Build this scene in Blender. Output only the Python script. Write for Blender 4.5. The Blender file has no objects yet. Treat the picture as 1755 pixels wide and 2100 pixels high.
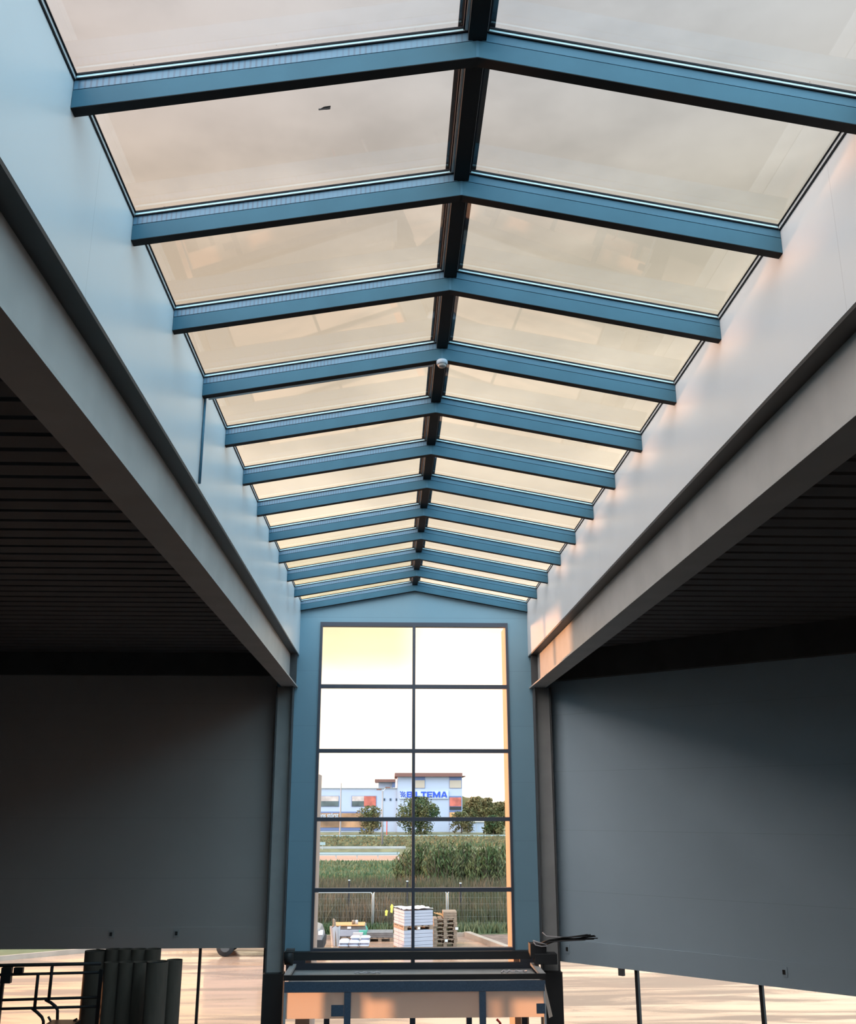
import bpy, math, random
from mathutils import Vector, Matrix
S = bpy.context.scene
C = S.collection
R = random.Random(7)

# ------------------------------------------------------------------ camera
FPX, YAW, PITCH, ROLL = 2032.3, 0.03718, 0.28796, -0.00035
cy, sy, cp, sp = math.cos(YAW), math.sin(YAW), math.cos(PITCH), math.sin(PITCH)
FWD = Vector((sy*cp, cy*cp, sp)); RGT = Vector((cy, -sy, 0)); UPV = RGT.cross(FWD)
RGT, UPV = RGT*math.cos(ROLL)+UPV*math.sin(ROLL), -RGT*math.sin(ROLL)+UPV*math.cos(ROLL)
cam_d = bpy.data.cameras.new('camera'); cam = bpy.data.objects.new('camera', cam_d); C.objects.link(cam)
m = Matrix.Identity(4)
for i in range(3):
    m[i][0] = RGT[i]; m[i][1] = UPV[i]; m[i][2] = -FWD[i]
cam.matrix_world = m
cam_d.sensor_fit = 'HORIZONTAL'; cam_d.sensor_width = 36; cam_d.lens = 36*FPX/1755
cam_d.clip_start = 0.05; cam_d.clip_end = 2000
S.camera = cam
def at(x, y, Y):
    v = FWD + RGT*((x-877.5)/FPX) - UPV*((y-1050)/FPX)
    return v*(Y/v.y)

# ------------------------------------------------------------------ exposure, world, sun
S.view_settings.view_transform = 'Standard'; S.view_settings.look = 'None'
S.view_settings.exposure = 0.0; S.view_settings.gamma = 1.0
S.view_settings.use_curve_mapping = False

W = bpy.data.worlds.new('evening_sky'); S.world = W; W.use_nodes = True
nt = W.node_tree; nt.nodes.clear()
def N(t, tp, **kw):
    n = t.nodes.new(tp)
    for k, v in kw.items(): setattr(n, k, v)
    return n
def ramp(t, stops, interp='LINEAR'):
    n = t.nodes.new('ShaderNodeValToRGB'); e = n.color_ramp.elements; n.color_ramp.interpolation = interp
    while len(e) < len(stops): e.new(0.5)
    for i, (p, c) in enumerate(stops):
        e[i].position = p; e[i].color = (c[0], c[1], c[2], 1) if not isinstance(c, (int, float)) else (c, c, c, 1)
    return n
def mathn(t, op, a, b=None, clamp=False):
    n = t.nodes.new('ShaderNodeMath'); n.operation = op; n.use_clamp = clamp
    for i, v in enumerate((a, b)):
        if v is None: continue
        if isinstance(v, (int, float)): n.inputs[i].default_value = v
        else: t.links.new(v, n.inputs[i])
    return n.outputs[0]
def maprange(t, v, a, b, c=0., d=1., smooth=True):
    n = t.nodes.new('ShaderNodeMapRange'); n.interpolation_type = 'SMOOTHSTEP' if smooth else 'LINEAR'
    t.links.new(v, n.inputs[0])
    for i, q in enumerate((a, b, c, d)): n.inputs[i+1].default_value = q
    return n.outputs[0]
def mixc(t, f, a, b, mode='MIX'):
    n = t.nodes.new('ShaderNodeMix'); n.data_type = 'RGBA'; n.blend_type = mode
    for i, v in ((0, f), (6, a), (7, b)):
        if isinstance(v, (int, float)): n.inputs[i].default_value = v
        elif isinstance(v, (tuple, list)): n.inputs[i].default_value = (v[0], v[1], v[2], 1)
        else: t.links.new(v, n.inputs[i])
    return n.outputs[2]
BACK = 5.6
tc = N(nt, 'ShaderNodeTexCoord'); sx = N(nt, 'ShaderNodeSeparateXYZ'); nt.links.new(tc.outputs['Generated'], sx.inputs[0])
X_, Y_, Z_ = sx.outputs
s_ = 0.5   # ramps hold colours up to 1, scaled up afterwards by 1/s_
front = ramp(nt, [(0.0, (1.9*s_, 1.6*s_, 1.35*s_)), (.14, (1.8*s_, 1.5*s_, 1.15*s_)), (.26, (1.30*s_, 1.05*s_, .76*s_)), (.40, (.96*s_, .80*s_, .60*s_)),
                  (.50, (.82*s_, .70*s_, .54*s_)), (.60, (.70*s_, .64*s_, .58*s_)), (.70, (.74*s_, .735*s_, .74*s_)), (.80, (.78, .85, .86)), (1., (.78, .92, .97))])
nt.links.new(Z_, front.inputs[0])
# soft clouds
mp = N(nt, 'ShaderNodeMapping'); mp.inputs['Scale'].default_value = (1.6, 1.2, 4.0); nt.links.new(tc.outputs['Generated'], mp.inputs[0])
nz = N(nt, 'ShaderNodeTexNoise'); nz.inputs['Scale'].default_value = 2.6; nz.inputs['Detail'].default_value = 5; nz.inputs['Roughness'].default_value = .55
nt.links.new(mp.outputs[0], nz.inputs[0])
cl = maprange(nt, nz.outputs[0], .35, .68, 0.86, 1.16)
fc = mixc(nt, 1.0, front.outputs[0], cl, 'MULTIPLY')
# pink towards the left, greyer and cooler to the right when looking high up
lr = maprange(nt, X_, -.35, .35)
tint = mixc(nt, lr, (1.07, .97, .93), (.96, 1.0, 1.02))
hi = maprange(nt, Z_, .25, .55)
tint2 = mixc(nt, hi, (1, 1, 1), tint)
fc = mixc(nt, 1.0, fc, tint2, 'MULTIPLY')
# low golden cloud bank to the left of the window axis, brighter to the right
bank = mathn(nt, 'MULTIPLY', maprange(nt, X_, .05, .0), maprange(nt, Z_, .11, .15))
bank = mathn(nt, 'MULTIPLY', bank, maprange(nt, Z_, .30, .20))
fc = mixc(nt, bank, fc, mixc(nt, 1.0, fc, (.70, .69, .55), 'MULTIPLY'))
# orange glow low on the left, where the sun sets
gl = mathn(nt, 'MULTIPLY', maprange(nt, X_, -.08, -.42), maprange(nt, Z_, .40, 0.05))
fc = mixc(nt, gl, fc, (1.9*s_, .95*s_, .48*s_))
back = ramp(nt, [(0., (.17, .26, .33)), (.5, (.20, .32, .39)), (1., (.19, .31, .39))])
nt.links.new(Z_, back.inputs[0])
fb = maprange(nt, Y_, -.10, .55)
col = mixc(nt, fb, mixc(nt, 1.0, mixc(nt, maprange(nt, X_, -.45, .30), (.46, .41, .39), back.outputs[0]), (BACK, BACK, BACK), 'MULTIPLY'), fc)
bg = N(nt, 'ShaderNodeBackground'); nt.links.new(col, bg.inputs[0]); bg.inputs[1].default_value = 1/s_
wo = N(nt, 'ShaderNodeOutputWorld'); nt.links.new(bg.outputs[0], wo.inputs[0])
W.cycles.sampling_method = 'MANUAL'; W.cycles.sample_map_resolution = 1024

sun_d = bpy.data.lights.new('sun', 'SUN'); sun = bpy.data.objects.new('sun', sun_d); C.objects.link(sun)
sun_d.energy = 6.5; sun_d.angle = math.radians(4); sun_d.color = (1.0, .42, .18)
SUNDIR = Vector((-.72, .71, .065)).normalized()
sun.rotation_euler = SUNDIR.to_track_quat('Z', 'Y').to_euler()

# ------------------------------------------------------------------ materials
def mat(name, col, rough=.6, metal=0., spec=.5, noise=None, bump=None, coat=0.):
    """noise=(scale, amount, stretch) varies the paint; bump=(scale, strength)"""
    M = bpy.data.materials.new(name); M.use_nodes = True; t = M.node_tree; b = t.nodes['Principled BSDF']
    b.inputs['Base Color'].default_value = (*col, 1); b.inputs['Roughness'].default_value = rough
    b.inputs['Metallic'].default_value = metal; b.inputs['Specular IOR Level'].default_value = spec
    b.inputs['Coat Weight'].default_value = coat
    tcn = N(t, 'ShaderNodeTexCoord')
    if noise:
        mpn = N(t, 'ShaderNodeMapping'); t.links.new(tcn.outputs['Object'], mpn.inputs[0]); mpn.inputs['Scale'].default_value = noise[2] if len(noise) > 2 else (1, 1, 1)
        n = N(t, 'ShaderNodeTexNoise'); n.inputs['Scale'].default_value = noise[0]; n.inputs['Detail'].default_value = 4; t.links.new(mpn.outputs[0], n.inputs[0])
        f = maprange(t, n.outputs[0], .3, .7, 1-noise[1], 1+noise[1])
        t.links.new(mixc(t, 1., col, f, 'MULTIPLY'), b.inputs['Base Color'])
    if bump:
        n = N(t, 'ShaderNodeTexNoise'); n.inputs['Scale'].default_value = bump[0]; n.inputs['Detail'].default_value = 4; t.links.new(tcn.outputs['Object'], n.inputs[0])
        bn = N(t, 'ShaderNodeBump'); bn.inputs['Strength'].default_value = bump[1]; t.links.new(n.outputs[0], bn.inputs['Height']); t.links.new(bn.outputs[0], b.inputs['Normal'])
    return M
def panel_mat(name, col, rough, axis, pitch, off=0., coat=0.):
    """lacquered sandwich panel with hairline joints every `pitch` metres along an axis"""
    M = mat(name, col, rough, noise=(.6, .03), coat=coat); t = M.node_tree; b = t.nodes['Principled BSDF']
    tcn = N(t, 'ShaderNodeTexCoord'); s = N(t, 'ShaderNodeSeparateXYZ'); t.links.new(tcn.outputs['Object'], s.inputs[0])
    v = mathn(t, 'ADD', s.outputs[axis], 100*pitch+off); v = mathn(t, 'MODULO', v, pitch)
    ln = mathn(t, 'LESS_THAN', v, .008)
    src = b.inputs['Base Color'].links[0].from_socket
    t.links.new(mixc(t, ln, src, (col[0]*.82, col[1]*.82, col[2]*.82)), b.inputs['Base Color'])
    return M
def glass_mat(name, tintc=(.97, .98, .98), dirt=0.):
    M = bpy.data.materials.new(name); M.use_nodes = True; t = M.node_tree; t.nodes.clear()
    tr = N(t, 'ShaderNodeBsdfTransparent'); tr.inputs[0].default_value = (*tintc, 1)
    g = N(t, 'ShaderNodeBsdfGlossy'); g.inputs['Roughness'].default_value = .02; g.inputs[0].default_value = (.9, .95, 1, 1)
    fr = N(t, 'ShaderNodeFresnel'); fr.inputs[0].default_value = 1.45
    f = mathn(t, 'MULTIPLY', fr.outputs[0], .2, True)
    mx = N(t, 'ShaderNodeMixShader'); t.links.new(f, mx.inputs[0]); t.links.new(tr.outputs[0], mx.inputs[1]); t.links.new(g.outputs[0], mx.inputs[2])
    last = mx.outputs[0]
    if dirt:
        tcn = N(t, 'ShaderNodeTexCoord'); s = N(t, 'ShaderNodeSeparateXYZ'); t.links.new(tcn.outputs['UV'], s.inputs[0])
        n = N(t, 'ShaderNodeTexNoise'); n.inputs['Scale'].default_value = 28; n.inputs['Detail'].default_value = 5; n.inputs['Roughness'].default_value = .7
        t.links.new(tcn.outputs['Object'], n.inputs[0])
        # dirt gathers at the downhill edge (v near 1) and beside the ridge (u near 0)
        e1 = maprange(t, s.outputs[1], .90, 1.0); e2 = maprange(t, s.outputs[0], .10, 0.0); e = mathn(t, 'MAXIMUM', e1, mathn(t, 'MULTIPLY', e2, .7))
        th = mathn(t, 'SUBTRACT', .80, mathn(t, 'MULTIPLY', e, .13))
        k = mathn(t, 'GREATER_THAN', n.outputs[0], th); k = mathn(t, 'MULTIPLY', k, dirt)
        d = N(t, 'ShaderNodeBsdfDiffuse'); d.inputs[0].default_value = (.30, .24, .18, 1)
        mx2 = N(t, 'ShaderNodeMixShader'); t.links.new(k, mx2.inputs[0]); t.links.new(last, mx2.inputs[1]); t.links.new(d.outputs[0], mx2.inputs[2]); last = mx2.outputs[0]
    o = N(t, 'ShaderNodeOutputMaterial'); t.links.new(last, o.inputs[0])
    return M

M = {}
M['wall_side'] = panel_mat('lacquered_wall_panel', (.60, .63, .65), .32, 1, 8.0, 2.0)
M['wall_end'] = panel_mat('gable_wall_panel', (.20, .345, .43), .5, 2, 1.17, .25)
M['wall_hall'] = panel_mat('hall_wall_panel', (.37, .47, .54), .5, 2, 1.17, .25)  # grey-white panel with the cool light of the right hall in its colour
M['wall_left_hall'] = panel_mat('warm_light_hall_panel', (.42, .375, .35), .55, 2, 1.17, .25)  # same grey-white panel, warm light of the left hall put into its colour
M['rafter'] = mat('rafter_paint', (.050, .132, .185), .5, spec=.15, noise=(3, .05))
M['profile'] = mat('profile_paint', (.060, .150, .215), .45, spec=.2, noise=(3, .05))
M['spacer'] = mat('bright_spacer', (.62, .92, .98), .3)
M['gasket'] = mat('black_rubber', (.012, .012, .016), .7, spec=.2)
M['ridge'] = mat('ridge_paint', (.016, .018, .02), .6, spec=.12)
M['alu'] = mat('grey_aluminium', (.50, .53, .55), .4, noise=(5, .06))
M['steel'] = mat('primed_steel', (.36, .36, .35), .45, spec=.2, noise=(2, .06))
M['column'] = mat('column_steel', (.085, .087, .09), .6, spec=.15, noise=(2, .08))
M['deck'] = mat('deck_sheet', (.11, .11, .115), .6, spec=.15, noise=(2, .06))
M['roofing'] = mat('roofing', (.08, .08, .08), .9)
M['concrete'] = mat('concrete', (.045, .042, .04), .7, noise=(.7, .15), bump=(30, .1))
M['frame'] = mat('window_frame_paint', (.065, .075, .10), .45)
M['black'] = mat('black_matt', (.015, .016, .018), .6)
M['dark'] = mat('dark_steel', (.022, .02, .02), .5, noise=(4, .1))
M['bsoft'] = mat('soft_white_plastic', (.40, .46, .52), .5)
M['white'] = mat('white_plastic', (.75, .77, .8), .4)
M['film'] = mat('blue_protective_film', (.075, .115, .17), .35, noise=(40, .25, (4, 1, .6)))
M['reveal_sun_orange'] = mat('sun_tinted_render', (.46, .29, .20), .7, noise=(2, .04))  # orange of the low sun put into the render colour
M['reveal_pale'] = mat('pale_render', (.42, .36, .33), .7, noise=(2, .05))
M['tube'] = mat('cardboard_tube', (.075, .055, .04), .95, noise=(12, .12, (1, 1, .2)))
M['glass'] = glass_mat('window_glass')
M['roofglass'] = glass_mat('skylight_glass', (.965, .97, .97), .6)
M['roofglass2'] = glass_mat('skylight_glass_dirty', (.965, .97, .97), .8)
# left-slope profile, dashes of a reflection painted into its colour
def reflection_dashes():
    Mm = mat('reflection_dash_profile', (.105, .215, .31), .38); t = Mm.node_tree; b = t.nodes['Principled BSDF']
    tcn = N(t, 'ShaderNodeTexCoord'); s = N(t, 'ShaderNodeSeparateXYZ'); t.links.new(tcn.outputs['Object'], s.inputs[0])
    v = mathn(t, 'MODULO', mathn(t, 'ADD', s.outputs[0], 50), .036)
    a = mathn(t, 'LESS_THAN', v, .013)
    n = N(t, 'ShaderNodeTexNoise'); n.inputs['Scale'].default_value = 1.6; t.links.new(tcn.outputs['Object'], n.inputs[0])
    k = mathn(t, 'MULTIPLY', a, maprange(t, n.outputs[0], .36, .52, .15, .75))
    t.links.new(mixc(t, k, (.105, .215, .31), (.08, .12, .17)), b.inputs['Base Color'])
    return Mm
M['dash_profile'] = reflection_dashes()
# wet ground
def wet():
    Mm = bpy.data.materials.new('wet_tarmac'); Mm.use_nodes = True; t = Mm.node_tree; b = t.nodes['Principled BSDF']
    tcn = N(t, 'ShaderNodeTexCoord'); mpn = N(t, 'ShaderNodeMapping'); mpn.inputs['Scale'].default_value = (.10, .55, 1); mpn.inputs['Rotation'].default_value = (0, 0, -.12)
    t.links.new(tcn.outputs['Object'], mpn.inputs[0])
    n = N(t, 'ShaderNodeTexNoise'); n.inputs['Scale'].default_value = 1.6; n.inputs['Detail'].default_value = 6; n.inputs['Roughness'].default_value = .62; n.inputs['Distortion'].default_value = .6
    t.links.new(mpn.outputs[0], n.inputs[0])
    f = maprange(t, n.outputs[0], .40, .60)
    t.links.new(mixc(t, f, (.55, .32, .21), (.24, .15, .11)), b.inputs['Base Color'])
    t.links.new(maprange(t, n.outputs[0], .42, .62, .10, .42), b.inputs['Roughness'])
    b.inputs['Specular IOR Level'].default_value = .8
    n2 = N(t, 'ShaderNodeTexNoise'); n2.inputs['Scale'].default_value = 2.5; n2.inputs['Detail'].default_value = 5; t.links.new(mpn.outputs[0], n2.inputs[0])
    bn = N(t, 'ShaderNodeBump'); bn.inputs['Strength'].default_value = .35; bn.inputs['Distance'].default_value = .05; t.links.new(n2.outputs[0], bn.inputs['Height']); t.links.new(bn.outputs[0], b.inputs['Normal'])
    return Mm
M['wet'] = wet()
M['soil'] = mat('meadow_soil', (.10, .11, .05), .95, noise=(.5, .35, (1, .4, 1)))
M['olive'] = mat('olive_verge', (.14, .125, .06), .95, noise=(.6, .3, (1, .3, 1)))
def leafmat(name, c1, c2, sc=3):
    Mm = mat(name, c1, .7, spec=.2); t = Mm.node_tree; b = t.nodes['Principled BSDF']
    tcn = N(t, 'ShaderNodeTexCoord'); n = N(t, 'ShaderNodeTexNoise'); n.inputs['Scale'].default_value = sc; n.inputs['Detail'].default_value = 3; t.links.new(tcn.outputs['Object'], n.inputs[0])
    t.links.new(mixc(t, maprange(t, n.outputs[0], .35, .65), c1, c2), b.inputs['Base Color'])
    return Mm
M['grass'] = leafmat('green_grass', (.075, .115, .05), (.15, .155, .08), .25)
M['weeds'] = leafmat('brown_green_weeds', (.15, .11, .072), (.085, .085, .045), .35)
M['bush'] = leafmat('willow_leaves', (.060, .085, .030), (.15, .15, .075), .6)
M['leafdark'] = leafmat('dark_tree_leaves', (.035, .06, .022), (.12, .11, .045), .5)
M['leafbrown'] = leafmat('brownish_tree_leaves', (.10, .10, .04), (.17, .13, .06), .4)
M['bark'] = mat('bark', (.10, .075, .05), .9)
M['bwhite'] = mat('white_cladding', (.36, .40, .50), .6, noise=(.3, .03))
M['broof'] = mat('brown_fascia', (.16, .07, .055), .7)
M['bframe'] = mat('blue_window_frame', (.10, .14, .28), .5)
M['blind'] = mat('beige_blind', (.42, .35, .28), .7)
M['bglass'] = mat('dark_reflecting_glass', (.05, .07, .07), .15, noise=(.5, .5))
M['bred'] = mat('red_blind', (.42, .10, .07), .6, noise=(1, .3))
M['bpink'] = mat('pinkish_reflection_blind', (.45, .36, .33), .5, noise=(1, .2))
M['shop'] = mat('amber_shop_interior', (.30, .16, .08), .4, noise=(.35, .55))
M['blue'] = mat('blue_letters', (.01, .06, .45), .5)
M['signw'] = mat('white_sign_board', (.46, .50, .58), .4)
M['rail'] = mat('galvanised_rail', (.26, .33, .34), .5)
M['dim'] = mat('weathered_zinc', (.24, .22, .22), .6)
M['galv'] = mat('galvanised_tube', (.50, .52, .52), .4, .3)
M['wood'] = mat('pallet_wood', (.24, .17, .12), .8, noise=(8, .2, (1, 1, 4)))
M['plank'] = mat('orange_plywood', (.55, .28, .11), .7, noise=(3, .15))
M['blocks'] = mat('white_plaster_blocks', (.33, .335, .39), .7, noise=(2, .05))
M['greybox'] = mat('grey_brick_pack', (.17, .155, .15), .85, noise=(6, .15))
M['bag'] = mat('white_cement_bag', (.52, .53, .62), .55, bump=(9, .4))
M['sheet'] = mat('white_plastic_sheet', (.50, .47, .48), .45, bump=(6, .4))
M['green'] = mat('green_plastic_wrap', (.09, .38, .28), .45, bump=(6, .4))
M['yellow'] = mat('yellow_plastic', (.95, .80, .12), .5)
M['kerb'] = mat('kerb_stone', (.32, .25, .20), .7, noise=(2, .1))
M['path'] = mat('pinkish_path', (.36, .20, .14), .8, noise=(.5, .06))
M['vanbody'] = mat('grey_van_paint', (.22, .20, .20), .35)
M['rubber'] = mat('tyre_rubber', (.02, .02, .022), .8)
M['sheen'] = mat('chalky_white_cladding', (.62, .56, .50), .6)
M['red'] = mat('red_plastic', (.5, .03, .02), .5)
# translucent covering film on the lobby glass
def filmmat():
    Mm = bpy.data.materials.new('cream_covering_film'); Mm.use_nodes = True; t = Mm.node_tree; t.nodes.clear()
    d = N(t, 'ShaderNodeBsdfDiffuse'); d.inputs[0].default_value = (.70, .66, .62, 1)
    tl = N(t, 'ShaderNodeBsdfTranslucent'); tl.inputs[0].default_value = (.95, .90, .86, 1)
    mx = N(t, 'ShaderNodeMixShader'); mx.inputs[0].default_value = .82; t.links.new(d.outputs[0], mx.inputs[1]); t.links.new(tl.outputs[0], mx.inputs[2])
    o = N(t, 'ShaderNodeOutputMaterial'); t.links.new(mx.outputs[0], o.inputs[0]); return Mm
M['cream'] = filmmat()

# ------------------------------------------------------------------ mesh helpers
def wloc(o):
    v = Vector((0, 0, 0))
    while o: v += o.location; o = o.parent
    return v
class MB:
    def __init__(s): s.v = []; s.f = []; s.uv = None
    def quad(s, pts):
        n = len(s.v); s.v += [tuple(p) for p in pts]; s.f.append(tuple(range(n, n+len(pts)))); return s
    def box(s, x0, x1, y0, y1, z0, z1, rot=None, org=None):
        P = [(x, y, z) for z in (z0, z1) for y in (y0, y1) for x in (x0, x1)]
        return s.hexa(P, rot, org)
    def hexa(s, P, rot=None, org=None):
        if rot is not None: P = [tuple(rot @ Vector(p) + Vector(org)) for p in P]
        n = len(s.v); s.v += P
        s.f += [tuple(n+i for i in q) for q in ((0, 2, 3, 1), (4, 5, 7, 6), (0, 1, 5, 4), (2, 6, 7, 3), (0, 4, 6, 2), (1, 3, 7, 5))]
        return s
    def prism(s, poly, axis, a, b):
        """polygon in the two other axes, extruded along axis from a to b"""
        def P(p, t):
            q = list(p); q.insert(axis, t); return tuple(q)
        n = len(s.v); k = len(poly); s.v += [P(p, a) for p in poly] + [P(p, b) for p in poly]
        s.f.append(tuple(n+i for i in range(k))); s.f.append(tuple(n+k+i for i in reversed(range(k))))
        for i in range(k):
            j = (i+1) % k; s.f.append((n+i, n+k+i, n+k+j, n+j))
        return s
    def tube(s, pts, r, seg=8, cap=True, rr=None):
        pts = [Vector(p) for p in pts]; n0 = len(s.v)
        up = Vector((0, 0, 1)); prev = None
        for i, p in enumerate(pts):
            d = (pts[min(i+1, len(pts)-1)]-pts[max(i-1, 0)]).normalized()
            a = d.cross(up if abs(d.z) < .9 else Vector((1, 0, 0))).normalized() if prev is None else (prev - d*prev.dot(d)).normalized()
            prev = a; b = d.cross(a); ra = rr[i] if rr else r
            for k in range(seg):
                t = 2*math.pi*k/seg; s.v.append(tuple(p + a*ra*math.cos(t) + b*ra*math.sin(t)))
        for i in range(len(pts)-1):
            for k in range(seg):
                k2 = (k+1) % seg; s.f.append((n0+i*seg+k, n0+i*seg+k2, n0+(i+1)*seg+k2, n0+(i+1)*seg+k))
        if cap:
            s.f.append(tuple(n0+k for k in reversed(range(seg)))); s.f.append(tuple(n0+(len(pts)-1)*seg+k for k in range(seg)))
        return s
    def lathe(s, prof, cx, cy_, seg=20):
        n0 = len(s.v)
        for r, z in prof:
            for k in range(seg):
                t = 2*math.pi*k/seg; s.v.append((cx+r*math.cos(t), cy_+r*math.sin(t), z))
        for i in range(len(prof)-1):
            for k in range(seg):
                k2 = (k+1) % seg; s.f.append((n0+i*seg+k, n0+i*seg+k2, n0+(i+1)*seg+k2, n0+(i+1)*seg+k))
        return s
    def build(s, name, m_, parent=None, smooth=False, bevel=0):
        off = wloc(parent) if parent else Vector((0, 0, 0))
        loc = Vector((0, 0, 0))
        vs = [Vector(v) for v in s.v]
        if not parent:
            mn = Vector([min(v[i] for v in vs) for i in range(3)]); mxx = Vector([max(v[i] for v in vs) for i in range(3)])
            loc = Vector(((mn.x+mxx.x)/2, (mn.y+mxx.y)/2, mn.z)); off = loc
        me = bpy.data.meshes.new(name); me.from_pydata([tuple(v-off) for v in vs], [], s.f); me.update()
        o = bpy.data.objects.new(name, me); C.objects.link(o); o.location = loc
        if parent: o.parent = parent
        me.materials.append(m_)
        if smooth:
            for p in me.polygons: p.use_smooth = True
        if bevel:
            b = o.modifiers.new('bevel', 'BEVEL'); b.width = bevel; b.segments = 2; b.limit_method = 'ANGLE'
        return o
def tag(o, label=None, cat=None, group=None, kind=None):
    if label: o['label'] = label
    if cat: o['category'] = cat
    if group: o['group'] = group
    if kind: o['kind'] = kind
    return o
def thing(name, loc, label, cat, group=None):
    o = bpy.data.objects.new(name, None); C.objects.link(o); o.location = loc; o.empty_display_size = .1
    return tag(o, label, cat, group)
def struct(mb, name, m_, label=None, cat=None, **kw):
    o = mb.build(name, m_, **kw); return tag(o, label, cat, None, 'structure')
ORD = ['nearest', 'second', 'third', 'fourth', 'fifth', 'sixth', 'seventh', 'eighth', 'ninth', 'tenth', 'eleventh', 'twelfth', 'thirteenth']

# ------------------------------------------------------------------ dimensions
XL, XR, XA = -2.0, 3.0, .51
Y0, DY, D = 5.2, 1.4836, 21.64
ZE, ZA = 4.10, 4.556          # underside of rafters at wall and ridge
ZB, ZT = 2.43, 3.14           # crane-like side beams
GZ = -5.3
YBACK = -6.0
def slope_z(x): return ZE + (ZA-ZE)*(x-XL)/(XA-XL) if x < XA else ZE + (ZA-ZE)*(XR-x)/(XR-XA)
# angled facade on the right: Y = 24.83 - .95 X
FA = Vector((1, -.95, 0)).normalized(); FN = Vector((-.95, -1, 0)).normalized()   # along, and into the room
F0 = Vector((3.20, 24.83-.95*3.20, 0))
FR = Matrix((( FA.x, FN.x, 0), (FA.y, FN.y, 0), (0, 0, 1)))    # local (s, inward, z)
def fbox(mb, s0, s1, n0, n1, z0, z1): return mb.box(s0, s1, n0, n1, z0, z1, FR, F0)
SF = 16.0

# ------------------------------------------------------------------ shell
b = MB().box(-14, 20, YBACK, D+.1, GZ-.2, GZ); struct(b, 'floor', M['concrete'])
b = MB().box(XL-.2, XL, YBACK, D, ZT+.005, 4.30); struct(b, 'wall_left', M['wall_side'])
b = MB().box(XR, XR+.2, YBACK, D, ZT+.005, 4.30); struct(b, 'wall_right', M['wall_side'])
WX0, WX1, WZ0, WZ1 = -1.556, 2.56, -2.80, 3.865
b = MB().box(-2.45, WX0, D, D+.25, WZ0, WZ1).box(WX1, 3.20, D, D+.25, WZ0, WZ1)
b.prism([(-2.45, WZ1), (3.45, WZ1), (3.45, 4.28), (XR, 4.33), (XA, 4.80), (XL, 4.33), (-2.45, 4.28)], 1, D, D+.25)
struct(b, 'wall_far', M['wall_end'])
b = MB().box(-14, -2.45, D, D+.25, -2.34, 3.45); struct(b, 'wall_far_left', M['wall_left_hall'])
b = MB().box(-14, -2.45, D-.02, D+.23, -2.735, -2.34); struct(b, 'trim_1', M['wall_left_hall'])
b = fbox(MB(), 0, SF, -.25, 0, -2.58, 3.45); struct(b, 'wall_far_right', M['wall_hall'])
b = fbox(MB(), 0, SF, -.23, .02, -3.0, -2.58); struct(b, 'trim_2', M['wall_hall'])
b = MB().box(-14.2, -14, YBACK, D+.2, GZ, 3.45); struct(b, 'wall_side_left', M['wall_hall'])
xe = F0.x+FA.x*SF
b = MB().box(xe, xe+.2, YBACK, F0.y+FA.y*SF+.2, GZ, 3.45); struct(b, 'wall_side_right', M['wall_hall'])
b = MB().box(-14, XL, YBACK-.2, YBACK, GZ, 3.45).box(XR, xe, YBACK-.2, YBACK, GZ, 3.45).box(XL, XR, YBACK-.2, YBACK, GZ, 3.45).prism([(XL-.2, 3.45), (XR+.2, 3.45), (XR+.2, 4.33), (XA, 4.80), (XL-.2, 4.33)], 1, YBACK-.2, YBACK)
struct(b, 'wall_back', M['wall_hall'])
# corrugated deck: flutes run along X
def deck(x0, x1, ya, yb, name):
    P = []; y = ya
    while y < yb:
        P += [(y, 3.155), (y+.30, 3.155), (y+.315, 3.185), (y+.385, 3.185)]; y += .40
    P.append((y, 3.155))
    mb = MB(); n = len(P)
    for x in (x0, x1): mb.v += [(x, p[0], p[1]) for p in P]
    for i in range(n-1): mb.f.append((i, i+1, n+i+1, n+i))
    return struct(mb, name, M['deck'])
deck(-14, XL-.02, YBACK, D+.3, 'ceiling'); deck(XR+.02, xe+.2, YBACK, D+.3, 'ceiling')
b = MB().box(-14.2, XL-.2, YBACK-.2, D+.25, 3.26, 3.5); struct(b, 'trim_3', M['roofing'])
b = MB().box(XR+.2, xe+.2, YBACK-.2, D+.25, 3.26, 3.5); struct(b, 'trim_4', M['roofing'])

# side I-beams
def ibeam(xin, sgn, label):
    x1 = xin; x0 = xin+sgn*.33; xw = xin+sgn*.165
    t = thing('steel_beam', (xw, (YBACK+D)/2, ZB), label, 'steel beam', 'I-beams under the skylight walls')
    a, c = min(x0, x1), max(x0, x1); e = D-.012
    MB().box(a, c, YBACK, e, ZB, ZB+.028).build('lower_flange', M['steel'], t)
    MB().box(a, c, YBACK, e, ZT-.028, ZT).build('upper_flange', M['dark'], t)  # same steel as the web; shade below the flange put into its colour
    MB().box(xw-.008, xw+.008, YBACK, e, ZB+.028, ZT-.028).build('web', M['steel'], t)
    MB().box(min(xw, xin+sgn*.01), max(xw, xin+sgn*.01), D-.33, D-.315, ZB+.028, ZT-.028).build('stiffener_plate', M['column'], t)
ibeam(XL, -1, 'long pale grey steel I-beam under the left skylight wall')
ibeam(XR, 1, 'long pale grey steel I-beam under the right skylight wall, sunlit at its far end')
# edge beams at the head of the far walls
tag(MB().box(-14, -2.40, D-.20, D-.005, 2.68, 3.15).build('edge_beam', M['column']), 'dark edge beam along the top of the far left hall wall', 'edge beam')
tag(fbox(MB(), .30, SF, .01, .22, 2.56, 3.15).build('edge_beam', M['column']), 'dark edge beam along the top of the angled right hall wall', 'edge beam')

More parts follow.
